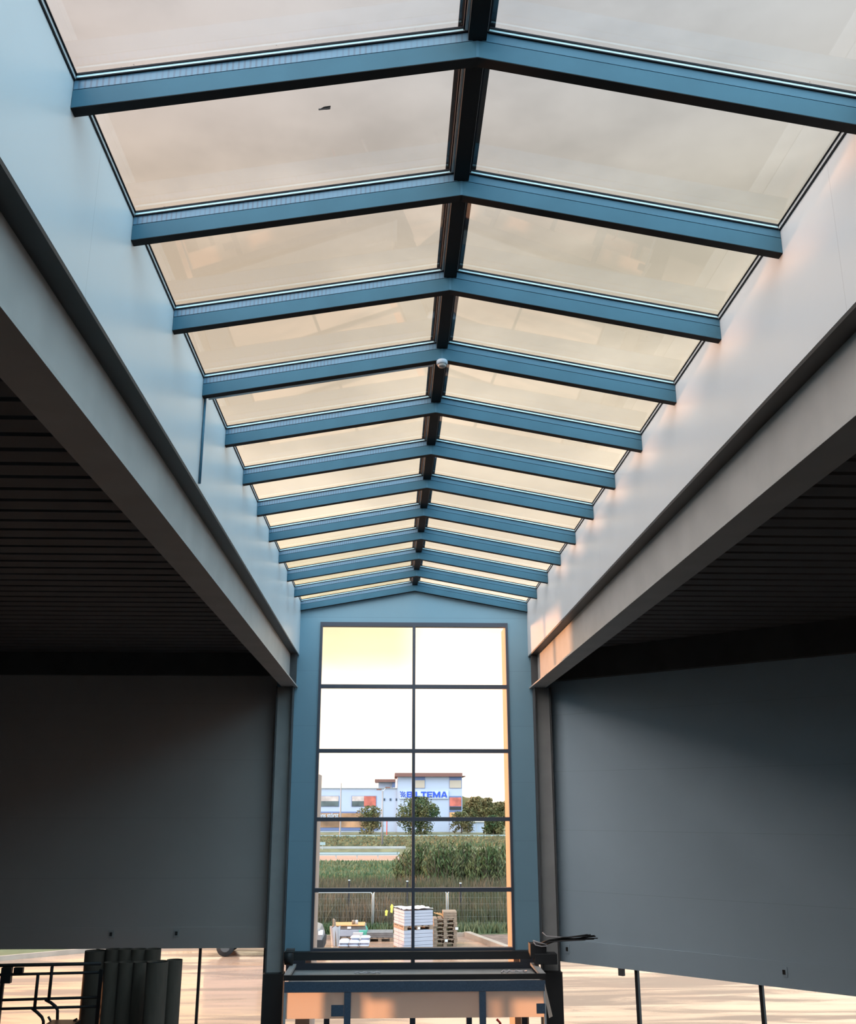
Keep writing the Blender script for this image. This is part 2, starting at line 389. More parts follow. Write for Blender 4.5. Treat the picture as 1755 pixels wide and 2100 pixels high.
def column(xc, label, sgn):
    t = thing('steel_column', (xc, D-.18, GZ), label, 'steel column', 'columns beside the tall window')
    for s in (-1, 1):
        MB().box(xc+s*.165-.01, xc+s*.165+.01, D-.335, D-.015, GZ, ZB-.002).build('flange', M['column'], t)
    MB().box(xc-.155, xc+.155, D-.19, D-.172, GZ, ZB-.002).build('web', M['steel'], t)
    MB().box(xc-.20, xc+.20, D-.39, D-.02, GZ, -3.16).build('base_casing', M['dark'], t)
column(-2.245, 'dark steel H-column left of the tall window', -1)
column(3.245, 'dark steel H-column right of the tall window', 1)

# ------------------------------------------------------------------ skylight rafters
TH = .085
def slab(mb, xa, xb, y0, y1, h0, h1):
    """bar following the roof slope between xa and xb, from h0 to h1 above the rafter underside"""
    P = []
    for h in (h0, h1):
        for y in (y0, y1):
            for x in (xa, xb): P.append((x, y, slope_z(x)+h))
    return mb.hexa(P)
def rafter(k):
    y = Y0+k*DY
    lab = 'blue-grey roof rafter spanning the skylight, ' + (('%s from the camera' % ORD[k]) if k else 'nearest the camera') + (', lying along the gable wall' if k == 11 else '')
    if k == 3: lab = 'blue-grey roof rafter, fourth from the camera, with the white detector on it'
    t = thing('skylight_rafter', (XA, y+TH/2, ZA), lab, 'roof rafter', 'rafters of the skylight')
    for (xa, xb, pm) in ((XL+.002, XA, M['dash_profile']), (XA, XR-.002, M['profile'])):
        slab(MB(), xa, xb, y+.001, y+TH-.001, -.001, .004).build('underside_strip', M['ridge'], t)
        slab(MB(), xa, xb, y, y+TH, .004, .130).build('beam', M['rafter'], t)
        slab(MB(), xa, xb, y+.008, y+TH-.008, .130, .137).build('joint', M['gasket'], t)
        slab(MB(), xa, xb, y+.002, y+TH-.002, .137, .202).build('profile', pm, t)
        slab(MB(), xa+(.015 if xa < 0 else .06), xb-(.06 if xa < 0 else .015), y-.012, y+TH+.012, .202, .211).build('gasket', M['gasket'], t)
        slab(MB(), xa+(.015 if xa < 0 else .06), xb-(.06 if xa < 0 else .015), y-.006, y+TH+.006, .211, .232).build('spacer_bar', M['spacer'], t)
        slab(MB(), xa+(.015 if xa < 0 else .06), xb-(.06 if xa < 0 else .015), y-.014, y+TH+.014, .232, .244).build('gasket', M['gasket'], t)
    MB().box(XA-.009, XA+.009, y-.002, y, ZA+.002, ZA+.125).build('joint_plate', M['profile'], t)
for k in range(12): rafter(k)

# panes between the rafters
BAYN = ['in the bay cut by the top of the picture'] + ['in the bay beyond the %s rafter' % ORD[k] for k in range(11)]
ROOF = tag(thing('window_8', (XA, Y0, 4.35), 'sloping glass panes of the long skylight', 'window'), kind='structure')
def pane(y0, y1, side, label):
    xs = (XA-.055, XL-.10) if side < 0 else (XA+.055, XR+.10)
    mb = MB(); P = [(xs[0], y0), (xs[1], y0), (xs[1], y1), (xs[0], y1)]
    mb.hexa([(x, y, slope_z(x)+h) for h in (.246, .254) for y in (y0, y1) for x in (min(xs), max(xs))])
    o = mb.build('pane', M['roofglass'] if side < 0 else M['roofglass2'], ROOF)
    me = o.data; uv = me.uv_layers.new(name='uv')
    for lp in me.loops:
        v = me.vertices[lp.vertex_index].co + ROOF.location
        uv.data[lp.index].uv = ((v.x-xs[0])/(xs[1]-xs[0]), (v.y-y0)/(y1-y0))
for k in range(12):
    a = Y0+(k-1)*DY+TH; c = Y0+k*DY
    for s, w in ((-1, 'left'), (1, 'right')):
        pane(a, c, s, '%s-hand sloping glass pane of the skylight %s' % (w, BAYN[k]))
# skylight continues behind the camera
for s in (-1, 1):
    xs = (XL+.03, XA-.055) if s < 0 else (XA+.055, XR-.03)
    mb = MB()
    mb.hexa([(x, y, slope_z(x)+h) for h in (.246, .254) for y in (YBACK+.01, Y0-DY) for x in xs])
    struct(mb, 'window_%d' % (5 if s < 0 else 6), M['glass'])

# ridge beam with its side strips
t = thing('ridge_beam', (XA, (YBACK+D)/2, 4.69), 'dark ridge beam running along the top of the skylight', 'ridge beam')
MB().box(XA-.058, XA+.058, YBACK, D, 4.688, 4.80).build('beam', M['ridge'], t)
MB().box(XA-.078, XA-.060, YBACK, D, 4.752, 4.80).build('edge_strip', M['alu'], t)
MB().box(XA+.060, XA+.068, YBACK, D, 4.752, 4.80).build('edge_strip', M['alu'], t)
MB().box(XA-.090, XA-.079, YBACK, D, 4.760, 4.80).build('gasket', M['gasket'], t)
MB().box(XA+.069, XA+.078, YBACK, D, 4.760, 4.80).build('gasket', M['gasket'], t)
MB().box(XA-.12, XA+.12, YBACK, D, 4.815, 4.84).build('cover_cap', M['ridge'], t)
# eaves profiles
for s, xw in ((1, XL), (-1, XR)):
    t = thing('eaves_profile', (xw, (YBACK+D)/2, 4.3), 'narrow grey glazing profile along the top of the %s skylight wall' % ('left' if s > 0 else 'right'), 'glazing profile', 'eaves profiles of the skylight')
    def bx(a, c): return min(xw+s*a, xw+s*c), max(xw+s*a, xw+s*c)
    MB().box(*bx(-.15, .008), YBACK, D, 4.300, 4.311).build('lower_gasket', M['gasket'], t)
    MB().box(*bx(-.15, .012), YBACK, D, 4.311, 4.338).build('strip', M['alu'], t)
    MB().box(*bx(-.15, .022), YBACK, D, 4.338, 4.345).build('upper_gasket', M['gasket'], t)
    MB().box(*bx(-.22, -.02), YBACK, D, 4.36, 4.40).build('cover_cap', M['alu'], t)

# detector, conduit, leaf
yk = Y0+3*DY
t = thing('smoke_detector', (XA, yk-.02, 4.46), 'small white round detector hanging under the fourth rafter at the ridge', 'detector')
MB().lathe([(0, 4.556), (.050, 4.556), (.060, 4.545), (.060, 4.515), (.050, 4.505)], XA, yk+.02, 24).build('housing', M['bsoft'], t, smooth=True)
MB().lathe([(.045, 4.505), (.045, 4.49), (.035, 4.478), (0, 4.474)], XA, yk+.02, 24).build('sensor_dome', M['steel'], t, smooth=True)
t = thing('cable_conduit', (XL+.03, yk+TH+.02, 3.17), 'thin pale blue cable conduit behind the fourth rafter and down the left wall', 'cable conduit')
mb = MB(); yc = yk+TH+.016
mb.tube([(XA-.1, yc, slope_z(XA-.1)-.0), (XL+.05, yc, slope_z(XL+.05)), ], .014, 8); mb.build('sloping_run', M['alu'], t, True)
MB().tube([(XL+.016, yc, 4.12), (XL+.016, yc, 3.17)], .014, 8).build('drop_run', M['profile'], t, True)
lp = Vector((-.492, 5.818, 0)); lz = slope_z(lp.x)+.262
mb = MB().quad([(lp.x-.035, lp.y, lz), (lp.x-.01, lp.y-.014, lz+.004), (lp.x+.035, lp.y-.02, lz+.008), (lp.x+.03, lp.y+.012, lz+.004), (lp.x, lp.y+.014, lz)])
mb.tube([(lp.x-.05, lp.y+.012, lz), (lp.x-.01, lp.y+.004, lz), (lp.x+.03, lp.y-.004, lz+.004)], .006, 6)
tag(mb.build('fallen_leaf', M['black']), 'small dark leaf lying on the large left skylight pane', 'leaf')

# ------------------------------------------------------------------ tall end window
WY = D-.03
t = thing('window_1', (.5, D, WZ0), 'tall ten-pane window in the gable wall with dark frame', 'window'); tag(t, kind='structure')
fb = MB().box(WX0, WX0+.05, WY, D+.12, WZ0, WZ1).box(WX1-.05, WX1, WY, D+.12, WZ0, WZ1).box(WX0+.05, WX1-.05, WY, D+.12, WZ1-.09, WZ1).box(WX0+.05, WX1-.05, WY, D+.12, WZ0, WZ0+.05)
fb.build('window_frame', M['frame'], t)
ZTR = [2.469, 1.113, -.274, -1.656]; XM = .497
MB().box(XM-.032, XM+.032, WY, D+.10, WZ0+.05, WZ1-.09).build('mullion', M['frame'], t)
for z in ZTR:
    for a, c in ((WX0+.05, XM-.032), (XM+.032, WX1-.05)):
        MB().box(a, c, WY+.004, D+.10, z-.04, z+.04).build('transom', M['frame'], t)
zz = [WZ0+.05] + sorted(ZTR) + [WZ1-.09]
for i in range(5):
    for a, c in ((WX0+.05, XM-.032), (XM+.032, WX1-.05)):
        z0 = zz[i]+(.04 if i else 0); z1 = zz[i+1]-(.04 if i < 4 else 0)
        MB().box(a, c, D+.05, D+.056, z0, z1).build('pane', M['glass'], t)
# return walls outside the window
b = MB().box(WX1+.0, WX1+.28, D+.26, D+1.25, GZ, WZ1+.02); tag(b.build('wall_outer_right', M['reveal_sun_orange']), kind='structure')
b = MB().box(WX0-.28, WX0-.0, D+.26, D+1.9, GZ, .66); tag(b.build('wall_outer_left', M['reveal_pale']), kind='structure')

# lower glazing, left / right / middle
def glazing(name, segs, zt, label):
    t = thing(name, (segs[0][0], D, GZ), label, 'window'); tag(t, kind='structure'); return t
t = glazing('window_2', [(-8,)], -2.74, 'ground floor glazing under the far left wall')
for x in (-13.9, -11.3, -8.8, -5.80, -3.765, -2.47):
    MB().box(x-.025, x+.025, D+.05, D+.13, GZ, -2.735).build('mullion', M['black'], t)
MB().box(-14, -2.45, D+.088, D+.094, GZ, -2.735).build('pane', M['glass'], t)
t = glazing('window_3', [(6,)], -3.0, 'ground floor glazing under the angled right wall')
def s_of(x): return (x-F0.x)/FA.x
for x in (4.68, 6.465, 8.25, 10.0, 11.8):
    fbox(MB(), s_of(x)-.03, s_of(x)+.03, -.13, -.05, GZ, -3.0).build('mullion', M['black'], t)
fbox(MB(), .3, SF, -.094, -.088, GZ, -3.0).build('pane', M['glass'], t)
t = glazing('window_4', [(.5,)], -2.8, 'ground floor glazing behind the entrance lobby')
MB().box(-2.04, 3.04, D+.02, D+.12, -3.28, -3.03).build('transom', M['frame'], t)
MB().box(-2.04, 3.04, D+.02, D+.12, -2.94, WZ0).build('header', M['frame'], t)
MB().box(WX0-.1, WX1+.1, D+.05, D+.056, -3.03, -2.94).build('upper_pane', M['glass'], t)
MB().box(-2.04, WX0-.1, D+.02, D+.12, -3.03, -2.94).box(WX1+.1, 3.04, D+.02, D+.12, -3.03, -2.94).box(XM-.04, XM+.04, D+.0, D+.12, -3.03, -2.94).build('blocking', M['frame'], t)
for x in (-1.2, XM, 1.62, 2.72):
    MB().box(x-.055, x+.055, D+.02, D+.12, GZ, -3.28).build('mullion', M['film'], t)
MB().box(-2.04, 3.04, D+.06, D+.066, GZ, -3.28).build('lower_pane', M['glass'], t)

# ------------------------------------------------------------------ entrance lobby
LY = 20.0; LX0, LX1 = -1.90, 2.92; LT = -3.0
t = thing('entrance_lobby', (.5, LY, GZ), 'glazed entrance lobby under the tall window with dark top frame', 'lobby')
MB().box(-2.06, 2.86, D-.24, D-.14, -2.94, -2.79).build('rear_beam', M['black'], t)
MB().box(LX0-.02, LX1+.02, LY, LY+.06, LT-.09, LT).build('front_beam', M['dark'], t)
MB().box(LX0-.02, LX0+.09, LY+.06, D-.25, LT-.05, LT).build('side_beam', M['steel'], t)
MB().box(LX1-.09, LX1+.02, LY+.06, D-.25, LT-.05, LT).build('side_beam', M['steel'], t)
MB().box(LX0+.05, LX1-.05, LY+.1, D-.05, -3.18, -3.14).build('roof_panel', M['steel'], t)
MB().box(LX0, LX1, LY+.005, LY+.05, -3.29, LT-.11).build('header_panel', M['film'], t)
for x in (-.735, 1.747):
    MB().box(x-.06, x+.06, LY-.002, LY+.055, GZ, -3.295).build('mullion', M['film'], t)
for x in (LX0+.02, LX1-.02):
    MB().box(x-.02, x+.02, LY+.01, LY+.05, GZ, -3.295).build('corner_post', M['alu'], t)
for a, c in ((LX0+.04, -.795), (-.675, 1.687), (1.807, LX1-.04)):
    f = MB().box(a, c, LY+.02, LY+.024, -3.73, -3.29).build('cream_film', M['cream'], t)
MB().box(-1.03, -.80, LY-.0, LY+.012, -3.69, -3.50).build('blue_sticker', M['film'], t)
MB().box(2.74, 2.90, LY-.0, LY+.012, -3.67, -3.50).build('blue_sticker', M['film'], t)
MB().quad([(2.90, LY-.05, -3.15), (3.02, LY-.09, -3.70), (2.96, LY-.03, -3.74), (2.90, LY-.02, -3.4)]).quad([(2.90, LY-.045, -3.15), (2.90, LY-.015, -3.4), (2.96, LY-.025, -3.74), (3.02, LY-.085, -3.70)]).build('loose_film_flap', M['sheen'], t)
# scraps on the lobby roof
mb = MB(); mb.tube([(-.65+.5*i/8, 21.05+.03*math.sin(i*2), -3.12+.015*(i % 2)) for i in range(9)], .016, 6)
tag(mb.build('film_scrap', M['sheet']), 'crumpled pale film scrap on the lobby roof, left', 'scrap', None)
mb = MB(); mb.tube([(2.2+.5*i/10, 20.9+.05*math.sin(i*2.3), -3.11+.035*abs(math.sin(i*1.7))) for i in range(11)], .02, 6)
tag(mb.build('film_scrap', M['sheet']), 'crumpled pale film scrap on the lobby roof, near the right column', 'scrap', None)
# red handle at the picture foot
p = at(1022, 2094, 19.5)
tag(MB().tube([p+Vector((-.03, 0, .03)), p+Vector((.03, 0, -.03)), p+Vector((.06, 0, -1.2))], .022, 8).build('broom_stick', M['red']), 'red broom stick leaning inside the lobby front', 'broom stick')

# brackets and cables at the ends of the rear beam
t = thing('cable_bracket', (2.95, 21.1, -2.95), 'dark bracket box on the right column with cables spilling out', 'bracket')
MB().box(2.78, 3.10, 20.95, 21.24, -2.86, -2.60).build('box', M['black'], t, bevel=.01)
MB().box(2.86, 3.30, 20.9, 21.22, -2.97, -2.78).build('arm', M['black'], t, bevel=.01)
t = thing('cable_bundle', (3.3, 21.0, -2.6), 'loose black and white cable ends poking out beside the right column', 'cables')
for i in range(9):
    a = Vector((3.02+R.uniform(-.05, .05), 20.93, -2.60+R.uniform(-.02, .03)))
    e = at(1150+R.uniform(30, 78), 1924+R.uniform(-8, 6), 20.6)
    mid = (a+e)/2+Vector((0, 0, R.uniform(.02, .06)))
    MB().tube([a, a*.6+mid*.4+Vector((0, 0, .02)), mid, mid*.4+e*.6, e], .011, 6).build('black_cable', M['black'], t, True)
for q in ([(1112, 1912), (1120, 1920), (1145, 1922), (1180, 1924)], [(1094, 1932), (1098, 1938), (1110, 1941), (1122, 1940)], [(1093, 1929), (1105, 1933), (1120, 1937)]):
    MB().tube([at(x, y, 20.88) for x, y in q], .012, 6).build('white_cable', M['sheet'], t, True)
t = thing('beam_clamp', (-1.95, 21.2, -2.95), 'dark clamp lump on the left end of the lobby rear beam', 'clamp')
MB().tube([(-2.02, 21.2, -2.86), (-1.86, 21.2, -2.86)], .13, 10).build('roller', M['black'], t, True)
MB().box(-2.0, -1.84, 21.12, 21.3, -2.75, -2.70).build('clip', M['column'], t)

# fixing sockets on the lower wall bands
def socket(o, label, right):
    t = thing('wall_socket', o, label, 'wall socket', 'small sockets on the wall bands')
    if right:
        R3, org = FR, o
        MB().box(-.055, .055, 0, .012, -.08, .08, R3, org).build('plate', M['wall_hall'], t)
        MB().box(-.025, .025, .012, .02, -.045, .03, R3, org).build('slot', M['dark'], t)
    else:
        MB().box(o.x-.055, o.x+.055, o.y-.012, o.y, o.z-.07, o.z+.07).build('plate', M['steel'], t)
        MB().box(o.x-.03, o.x+.02, o.y-.02, o.y-.012, o.z-.04, o.z+.03).build('slot', M['dark'], t)
socket(Vector((at(362, 1914, D-.03).x, D-.021, -2.45)), 'small socket on the left wall band, between the tubes and the column', False)
socket(Vector((at(228, 1915, D-.03).x, D-.021, -2.46)), 'small socket on the left wall band, above the tubes', False)
for px, lab, z in ((3.60, 'small socket on the right wall band, just beside the right column', -2.75), (6.82, 'small socket on the right wall band, far right above the glazing', -2.74)):
    socket(Vector((px, 24.83-.95*px, z)) + FN*.022, lab, True)
sp_ = Vector((4.47, 24.83-.95*4.47, -3.0))+FN*.0
tag(MB().box(-.055, .055, -.05, .02, -.13, 0, FR, sp_).build('hanging_bracket', M['column']), 'small dark bracket hanging below the right wall band', 'bracket')

# ------------------------------------------------------------------ tubes and pipes, left
def ctube(px, Y, top, r, label, g='standing tubes by the left glazing'):
    x = at(px, 1990, Y).x
    t = thing('cardboard_tube', (x, Y, GZ), label, 'tube', g)
    mb = MB().lathe([(r-.012, GZ+.3), (r-.012, top), (r, top+.004), (r, GZ)], x, Y, 28); mb.build('shell', M['tube'], t, True)
    MB().lathe([(r-.012, top-.03), (0, top-.03)], x, Y, 28).build('end_disc', M['black'], t)
ctube(193, 20.3, -2.60, .195, 'broad dark upright tube, leftmost of the standing tubes')
for px, w in ((230, 'second from the left, back row'), (255, 'third from the left, back row'), (282, 'fourth from the left, back row'), (311, 'rightmost of the back row')):
    ctube(px, 20.3, -2.575, .148, 'dark upright tube behind the shorter ones, '+w)
for px, w in ((229, 'leftmost of the front row'), (259, 'second of the front row'), (289, 'third of the front row')):
    ctube(px, 19.3, -2.66, .142, 'dark upright tube in front of the taller ones, '+w)
ctube(322, 18.9, -2.60, .185, 'wide dark upright tube with open top, front row beside the last one')
ctube(357, 19.1, -2.60, .135, 'slim dark upright tube, rightmost of all the standing tubes')

t = thing('pipework', (-6, 19.7, GZ), 'dark metal pipe rack crossing the lower left glazing', 'pipework')
YP = 19.8
def pl(pts, r, nm): MB().tube([at(x, y, YP) for x, y in pts], r, 8).build(nm, M['black'], t, True)
pl([(-260, 1981), (0, 1980), (207, 1976)], .030, 'long_pipe'); pl([(-260, 2001), (0, 1999), (207, 1994)], .024, 'long_pipe')
pl([(-260, 2056), (0, 2051), (207, 2045)], .024, 'long_pipe'); pl([(-260, 2072), (0, 2069), (203, 2064)], .024, 'long_pipe')
pl([(78, 1998), (71, 2066)], .030, 'riser'); pl([(107, 1982), (100, 2050)], .030, 'riser')
pl([(66, 2068), (76, 2076), (86, 2086), (89, 2094), (88, 2160)], .028, 'bent_pipe'); pl([(93, 2050), (104, 2056), (114, 2064), (118, 2072), (116, 2160)], .028, 'bent_pipe')
a = at(5, 1984, YP); c = at(22, 2016, YP)
MB().box(a.x, c.x, YP-.05, YP+.05, c.z, a.z).build('valve_box', M['black'], t)
a = at(30, 1984, YP); MB().box(a.x, a.x+.16, YP-.04, YP+.04, a.z-.09, a.z).build('clamp', M['black'], t)
a = at(52, 2066, YP)
for k, (px, py) in enumerate(((5, 2016), (207, 2000))):
    q = at(px, py, YP); MB().box(q.x-.03, q.x+.03, YP-.03, YP+.03, GZ, q.z+(.1 if k else 0)).build('support_post', M['black'], t)
# clutter hiding at the picture foot
a = at(100, 2096, YP-.3)
tag(MB().box(a.x, a.x+.5, YP-.5, YP-.1, GZ, a.z, ).tube([a+Vector((.0, .1, 0)), a+Vector((-.05, .1, .07))], .02, 6).tube([a+Vector((.4, .1, 0)), a+Vector((.46, .1, .03))], .02, 6).build('tool_trolley', M['dark']), 'dark tool trolley at the foot of the pipe rack', 'trolley')

# ------------------------------------------------------------------ outside: ground
def hz(Y):
    pts = [(-100, -5.3), (47, -5.3), (60, -5.0), (108, -5.0), (115, -4.42), (160, -4.42), (600, -4.4)]
    for (a, za), (c, zc) in zip(pts, pts[1:]):
        if Y <= c: return za+(zc-za)*(Y-a)/(c-a)
    return -4.4
b = MB().box(-120, 120, D+.1, 47, GZ-.3, GZ-.005); tag(b.build('yard_ground', M['wet']), 'wet shining tarmac yard outside the glazing', 'yard', None, 'structure')
edge = [(-120, -10), (-40, 18), (-13.83, 38.98), (-11.3, 40.97), (-7, 43.3), (-2.83, 44.31), (-1.9, 44.6), (3.33, 45.14), (60, 47), (120, 47)]
# grass land behind the kerb, following hz
mb = MB(); rows = [0, .25, .6, 1.0]; ys = [46.9, 50, 55, 60, 75, 90, 108]
for i in range(len(edge)-1):
    (xa, ya), (xb, yb) = edge[i], edge[i+1]
    mb.quad([(xa, ya, GZ+.07), (xb, yb, GZ+.07), (xb, 47.2, GZ+.07), (xa, 47.2, GZ+.07)])
for a, c in zip(ys, ys[1:]): mb.quad([(-150, a, hz(a)+.075), (150, a, hz(a)+.075), (150, c, hz(c)+.075), (-150, c, hz(c)+.075)])
tag(mb.build('meadow_ground', M['soil']), 'rough meadow ground beyond the yard kerb', 'meadow', None, 'structure')
mb = MB(); ys = [108, 115, 160, 600]
for a, c in zip(ys, ys[1:]): mb.quad([(-400, a, hz(a)+.04), (400, a, hz(a)+.04), (400, c, hz(c)+.04), (-400, c, hz(c)+.04)])
tag(mb.build('verge_ground', M['olive']), 'olive green verge sloping up to the far road', 'verge', None, 'structure')
tag(MB().box(-80, 2.0, 98, 108.5, -4.99, -4.90).build('footpath', M['path']), 'pinkish path beyond the meadow', 'path', None, 'structure')
def kerb(pts, label, w=.14, h=.16):
    mb = MB()
    for (xa, ya), (xb, yb) in zip(pts, pts[1:]):
        d = Vector((xb-xa, yb-ya, 0)); L = d.length; d.normalize(); n = Vector((-d.y, d.x, 0))
        mb.box(0, L, -w/2, w/2, 0, h, Matrix(((d.x, n.x, 0), (d.y, n.y, 0), (0, 0, 1))), (xa, ya, GZ-.004))
    return tag(mb.build('kerb', M['kerb']), label, 'kerb')
kerb(edge[1:8], 'long pale stone kerb along the back of the wet yard')
kerb([(3.33, 45.1), (4.9, 39.0)], 'thick pinkish kerb running towards the window at the right', .26, .2)
tag(MB().prism([(3.5, 45), (5.05, 39), (8, 39), (9.5, 46.9), (3.5, 46.9)], 2, GZ, GZ+.06).build('soil_bed', mat('brown_soil', (.17, .11, .085), .9, noise=(3, .3), bump=(6, .5))), 'bare brown soil bed behind the thick kerb', 'soil bed', None, 'structure')

# blades
def blades(name, n, xr, yr, hr, w, m_, label, lean=.25, keep=None):
    mb = MB()
    for i in range(n):
        y = R.uniform(*yr); x = R.uniform(xr[0]*y/50, xr[1]*y/50)
        if keep and not keep(x, y): continue
        h = R.uniform(*hr); z = hz(y)+.05 if y > 47 else GZ+.05; a = R.uniform(0, math.pi)
        dx, dy = math.cos(a)*w, math.sin(a)*w; lx, ly = R.gauss(0, lean)*h, R.gauss(0, lean)*h
        mb.quad([(x-dx, y-dy, z), (x+dx, y+dy, z), (x+dx*.6+lx*.5, y+dy*.6+ly*.5, z+h*.6), (x+lx, y+ly, z+h), (x-dx*.6+lx*.5, y-dy*.6+ly*.5, z+h*.6)])
    o = mb.build(name, m_); return tag(o, label, 'vegetation', None, 'stuff')
blades('tall_weeds', 15000, (-4.5, 6.0), (46.4, 62), (.5, 1.25), .035, M['weeds'], 'tall brownish weeds behind the mesh fence', .2)
blades('meadow_grass', 15000, (-5, 6.5), (58, 93), (.15, .45), .12, M['grass'], 'rough green meadow grass between weeds and path')
blades('kerb_grass', 5000, (-4.5, 6), (45.4, 47.5), (.15, .5), .04, M['grass'], 'fresh green grass along the yard kerb', .3)
blades('corner_grass', 3500, (-20, -9), (43.5, 50), (.15, .45), .05, M['grass'], 'green grass strip seen left under the wall', .3, lambda x, y: y > 41 - (x+11)*.3+.5 if x < -11 else True)
blades('verge_grass', 7000, (-5, 6.5), (115, 150), (.1, .35), .25, M['olive'], 'olive grass on the verge below the road')

# trees and shrubs
def tree(name, px, pyb, Y, wpx, toppx, m_, n, ls, label, cat='tree', group=None, zb=None, trunk=True, dens=1., seed=1):
    r = random.Random(seed); base = at(px, pyb, Y); zb = hz(Y) if zb is None else zb
    top = at(px, toppx, Y).z; rw = wpx/FPX*Y/2; H = top-zb
    t = thing(name, (base.x, Y, zb), label, cat, group)
    mb = MB()
    lobes = []
    for i in range(14):
        u = r.uniform(0, 2*math.pi); q = r.random()**.5*rw*.62; hh = r.uniform(.12, .86)
        lobes.append((base.x+math.cos(u)*q*(1.25-hh*.5), Y+math.sin(u)*q, zb+H*hh, rw*r.uniform(.26, .42)))
    lobes.append((base.x, Y, zb+H*.80, rw*.42)); lobes.append((base.x, Y, zb+H*.5, rw*.55))
    for i in range(n):
        lx, ly, lz, lr = lobes[r.randrange(len(lobes))]
        d = Vector((r.gauss(0, 1), r.gauss(0, 1), r.gauss(0, 1))).normalized()*lr*r.uniform(.55, 1.08)
        p = Vector((lx, ly, lz))+d
        if p.z > top: p.z = top-r.random()*.3
        if p.z < zb+.1: p.z = zb+.1+r.random()*.5
        a = Vector((r.gauss(0, 1), r.gauss(0, 1), r.gauss(0, 1))).normalized(); c = a.cross(Vector((r.gauss(0, 1), r.gauss(0, 1), r.gauss(0, 1)))).normalized()
        s = ls*r.uniform(.6, 1.3)
        mb.quad([p-a*s, p-c*s*.5, p+a*s, p+c*s*.5])
    mb.build('crown', m_, t)
    tb = MB(); tb.tube([(base.x, Y, zb), (base.x+.05, Y, zb+H*.35), (base.x, Y, zb+H*.75)], .1, 7, True, [.035*H, .025*H, .008*H])
    tb.build('trunk', M['bark'], t)
    for i in range(5):
        lx, ly, lz, lr = lobes[i]
        MB().tube([(base.x, Y, zb+H*.25), ((base.x+lx)/2, (Y+ly)/2, (zb+H*.3+lz)/2), (lx, ly, lz)], .1, 5, True, [.015*H, .01*H, .004*H]).build('branch', M['bark'], t)
    return t
tree('tree', 862, 1710, 166, 112, 1634, M['leafdark'], 4200, .22, 'broad dark tree in front of the white shop building', seed=3)
tree('tree', 757, 1708, 168, 68, 1652, M['leafbrown'], 1500, .22, 'thin brownish young tree left of the lamp post', seed=5)
tree('tree', 946, 1710, 170, 58, 1664, M['leafbrown'], 1600, .22, 'small tree at the right corner of the shop building', seed=6)
tree('tree', 1012, 1712, 165, 54, 1672, M['leafdark'], 1500, .22, 'dark bushy tree right of the white shed', seed=8)
for i, (px, tp, w, lab) in enumerate(((972, 1632, 46, 'tall olive tree of the far treeline, just right of the shop'), (1000, 1636, 46, 'mid tree of the far treeline, behind the shed'), (1026, 1643, 40, 'rightmost tree of the far treeline'), (950, 1648, 34, 'low tree of the far treeline, touching the shop corner'))):
    tree('tree', px, 1700, 230, w, tp, M['leafbrown'], 1800, .33, lab, seed=20+i)
# far wooded hill
mb = MB(); n = 40; top = []
for i in range(n+1):
    x = 10+80*i/n; top.append((x, -4.4+6.0+1.2*math.sin(i*.35)+.5*math.sin(i*1.7)))
mb.prism([(5, -4.4)]+top+[(95, -4.4)], 1, 300, 330); tag(mb.build('wooded_hill', M['leafbrown']), 'distant brownish wooded hill at the right horizon', 'hill', None, 'structure')
# willow scrub behind the fence, right half: several shrubs with upright shoots
def scrub(px, Y, w, top, n, label, seed):
    r = random.Random(seed); x0 = at(px, 1800, Y).x; zb = hz(Y); tz = at(px, top, Y).z; H = tz-zb; rw = w/FPX*Y/2
    t = thing('willow_shrub', (x0, Y, zb), label, 'shrub', 'willow scrub beyond the fence'); mb = MB(); st = MB()
    for i in range(n):
        u = r.uniform(-1, 1); v = r.uniform(-1, 1); h = H*(1-.35*u*u)*r.uniform(.55, 1.0)
        bx, by = x0+u*rw*.75, Y+v*rw*.5; tx, ty = bx+u*rw*.35+r.gauss(0, .1), by+r.gauss(0, .15)
        if i % 3 == 0: st.tube([(bx, by, zb), ((bx+tx)/2, (by+ty)/2, zb+h*.5), (tx, ty, zb+h)], .02, 4, True, [.03, .02, .006])
        for j in range(14):
            f = r.uniform(.08, 1); p = Vector((bx+(tx-bx)*f+r.gauss(0, .12), by+(ty-by)*f+r.gauss(0, .12), zb+h*f))
            a = Vector((r.gauss(0, .5), r.gauss(0, .5), 1)).normalized()*r.uniform(.10, .22); c = Vector((r.gauss(0, 1), r.gauss(0, 1), 0)).normalized()*.045
            mb.quad([p-a, p-c, p+a, p+c])
    mb.build('foliage', M['bush'], t); st.build('stems', M['bark'], t)
for i, (px, Y, w, top, lab) in enumerate(((868, 64, 70, 1718, 'willow shrub just right of the window mullion'), (908, 62, 72, 1716, 'dense dark willow shrub in the middle of the scrub'), (955, 63, 74, 1717, 'willow shrub above the pallet stack'), (1000, 61, 66, 1720, 'willow shrub with sparse bare stems near the right'), (1035, 63, 60, 1724, 'rightmost willow shrub, beside the sunlit return wall'), (838, 68, 44, 1742, 'thin low willow shrub left of the mullion'))):
    scrub(px, Y, w, top, 260, lab, 40+i)

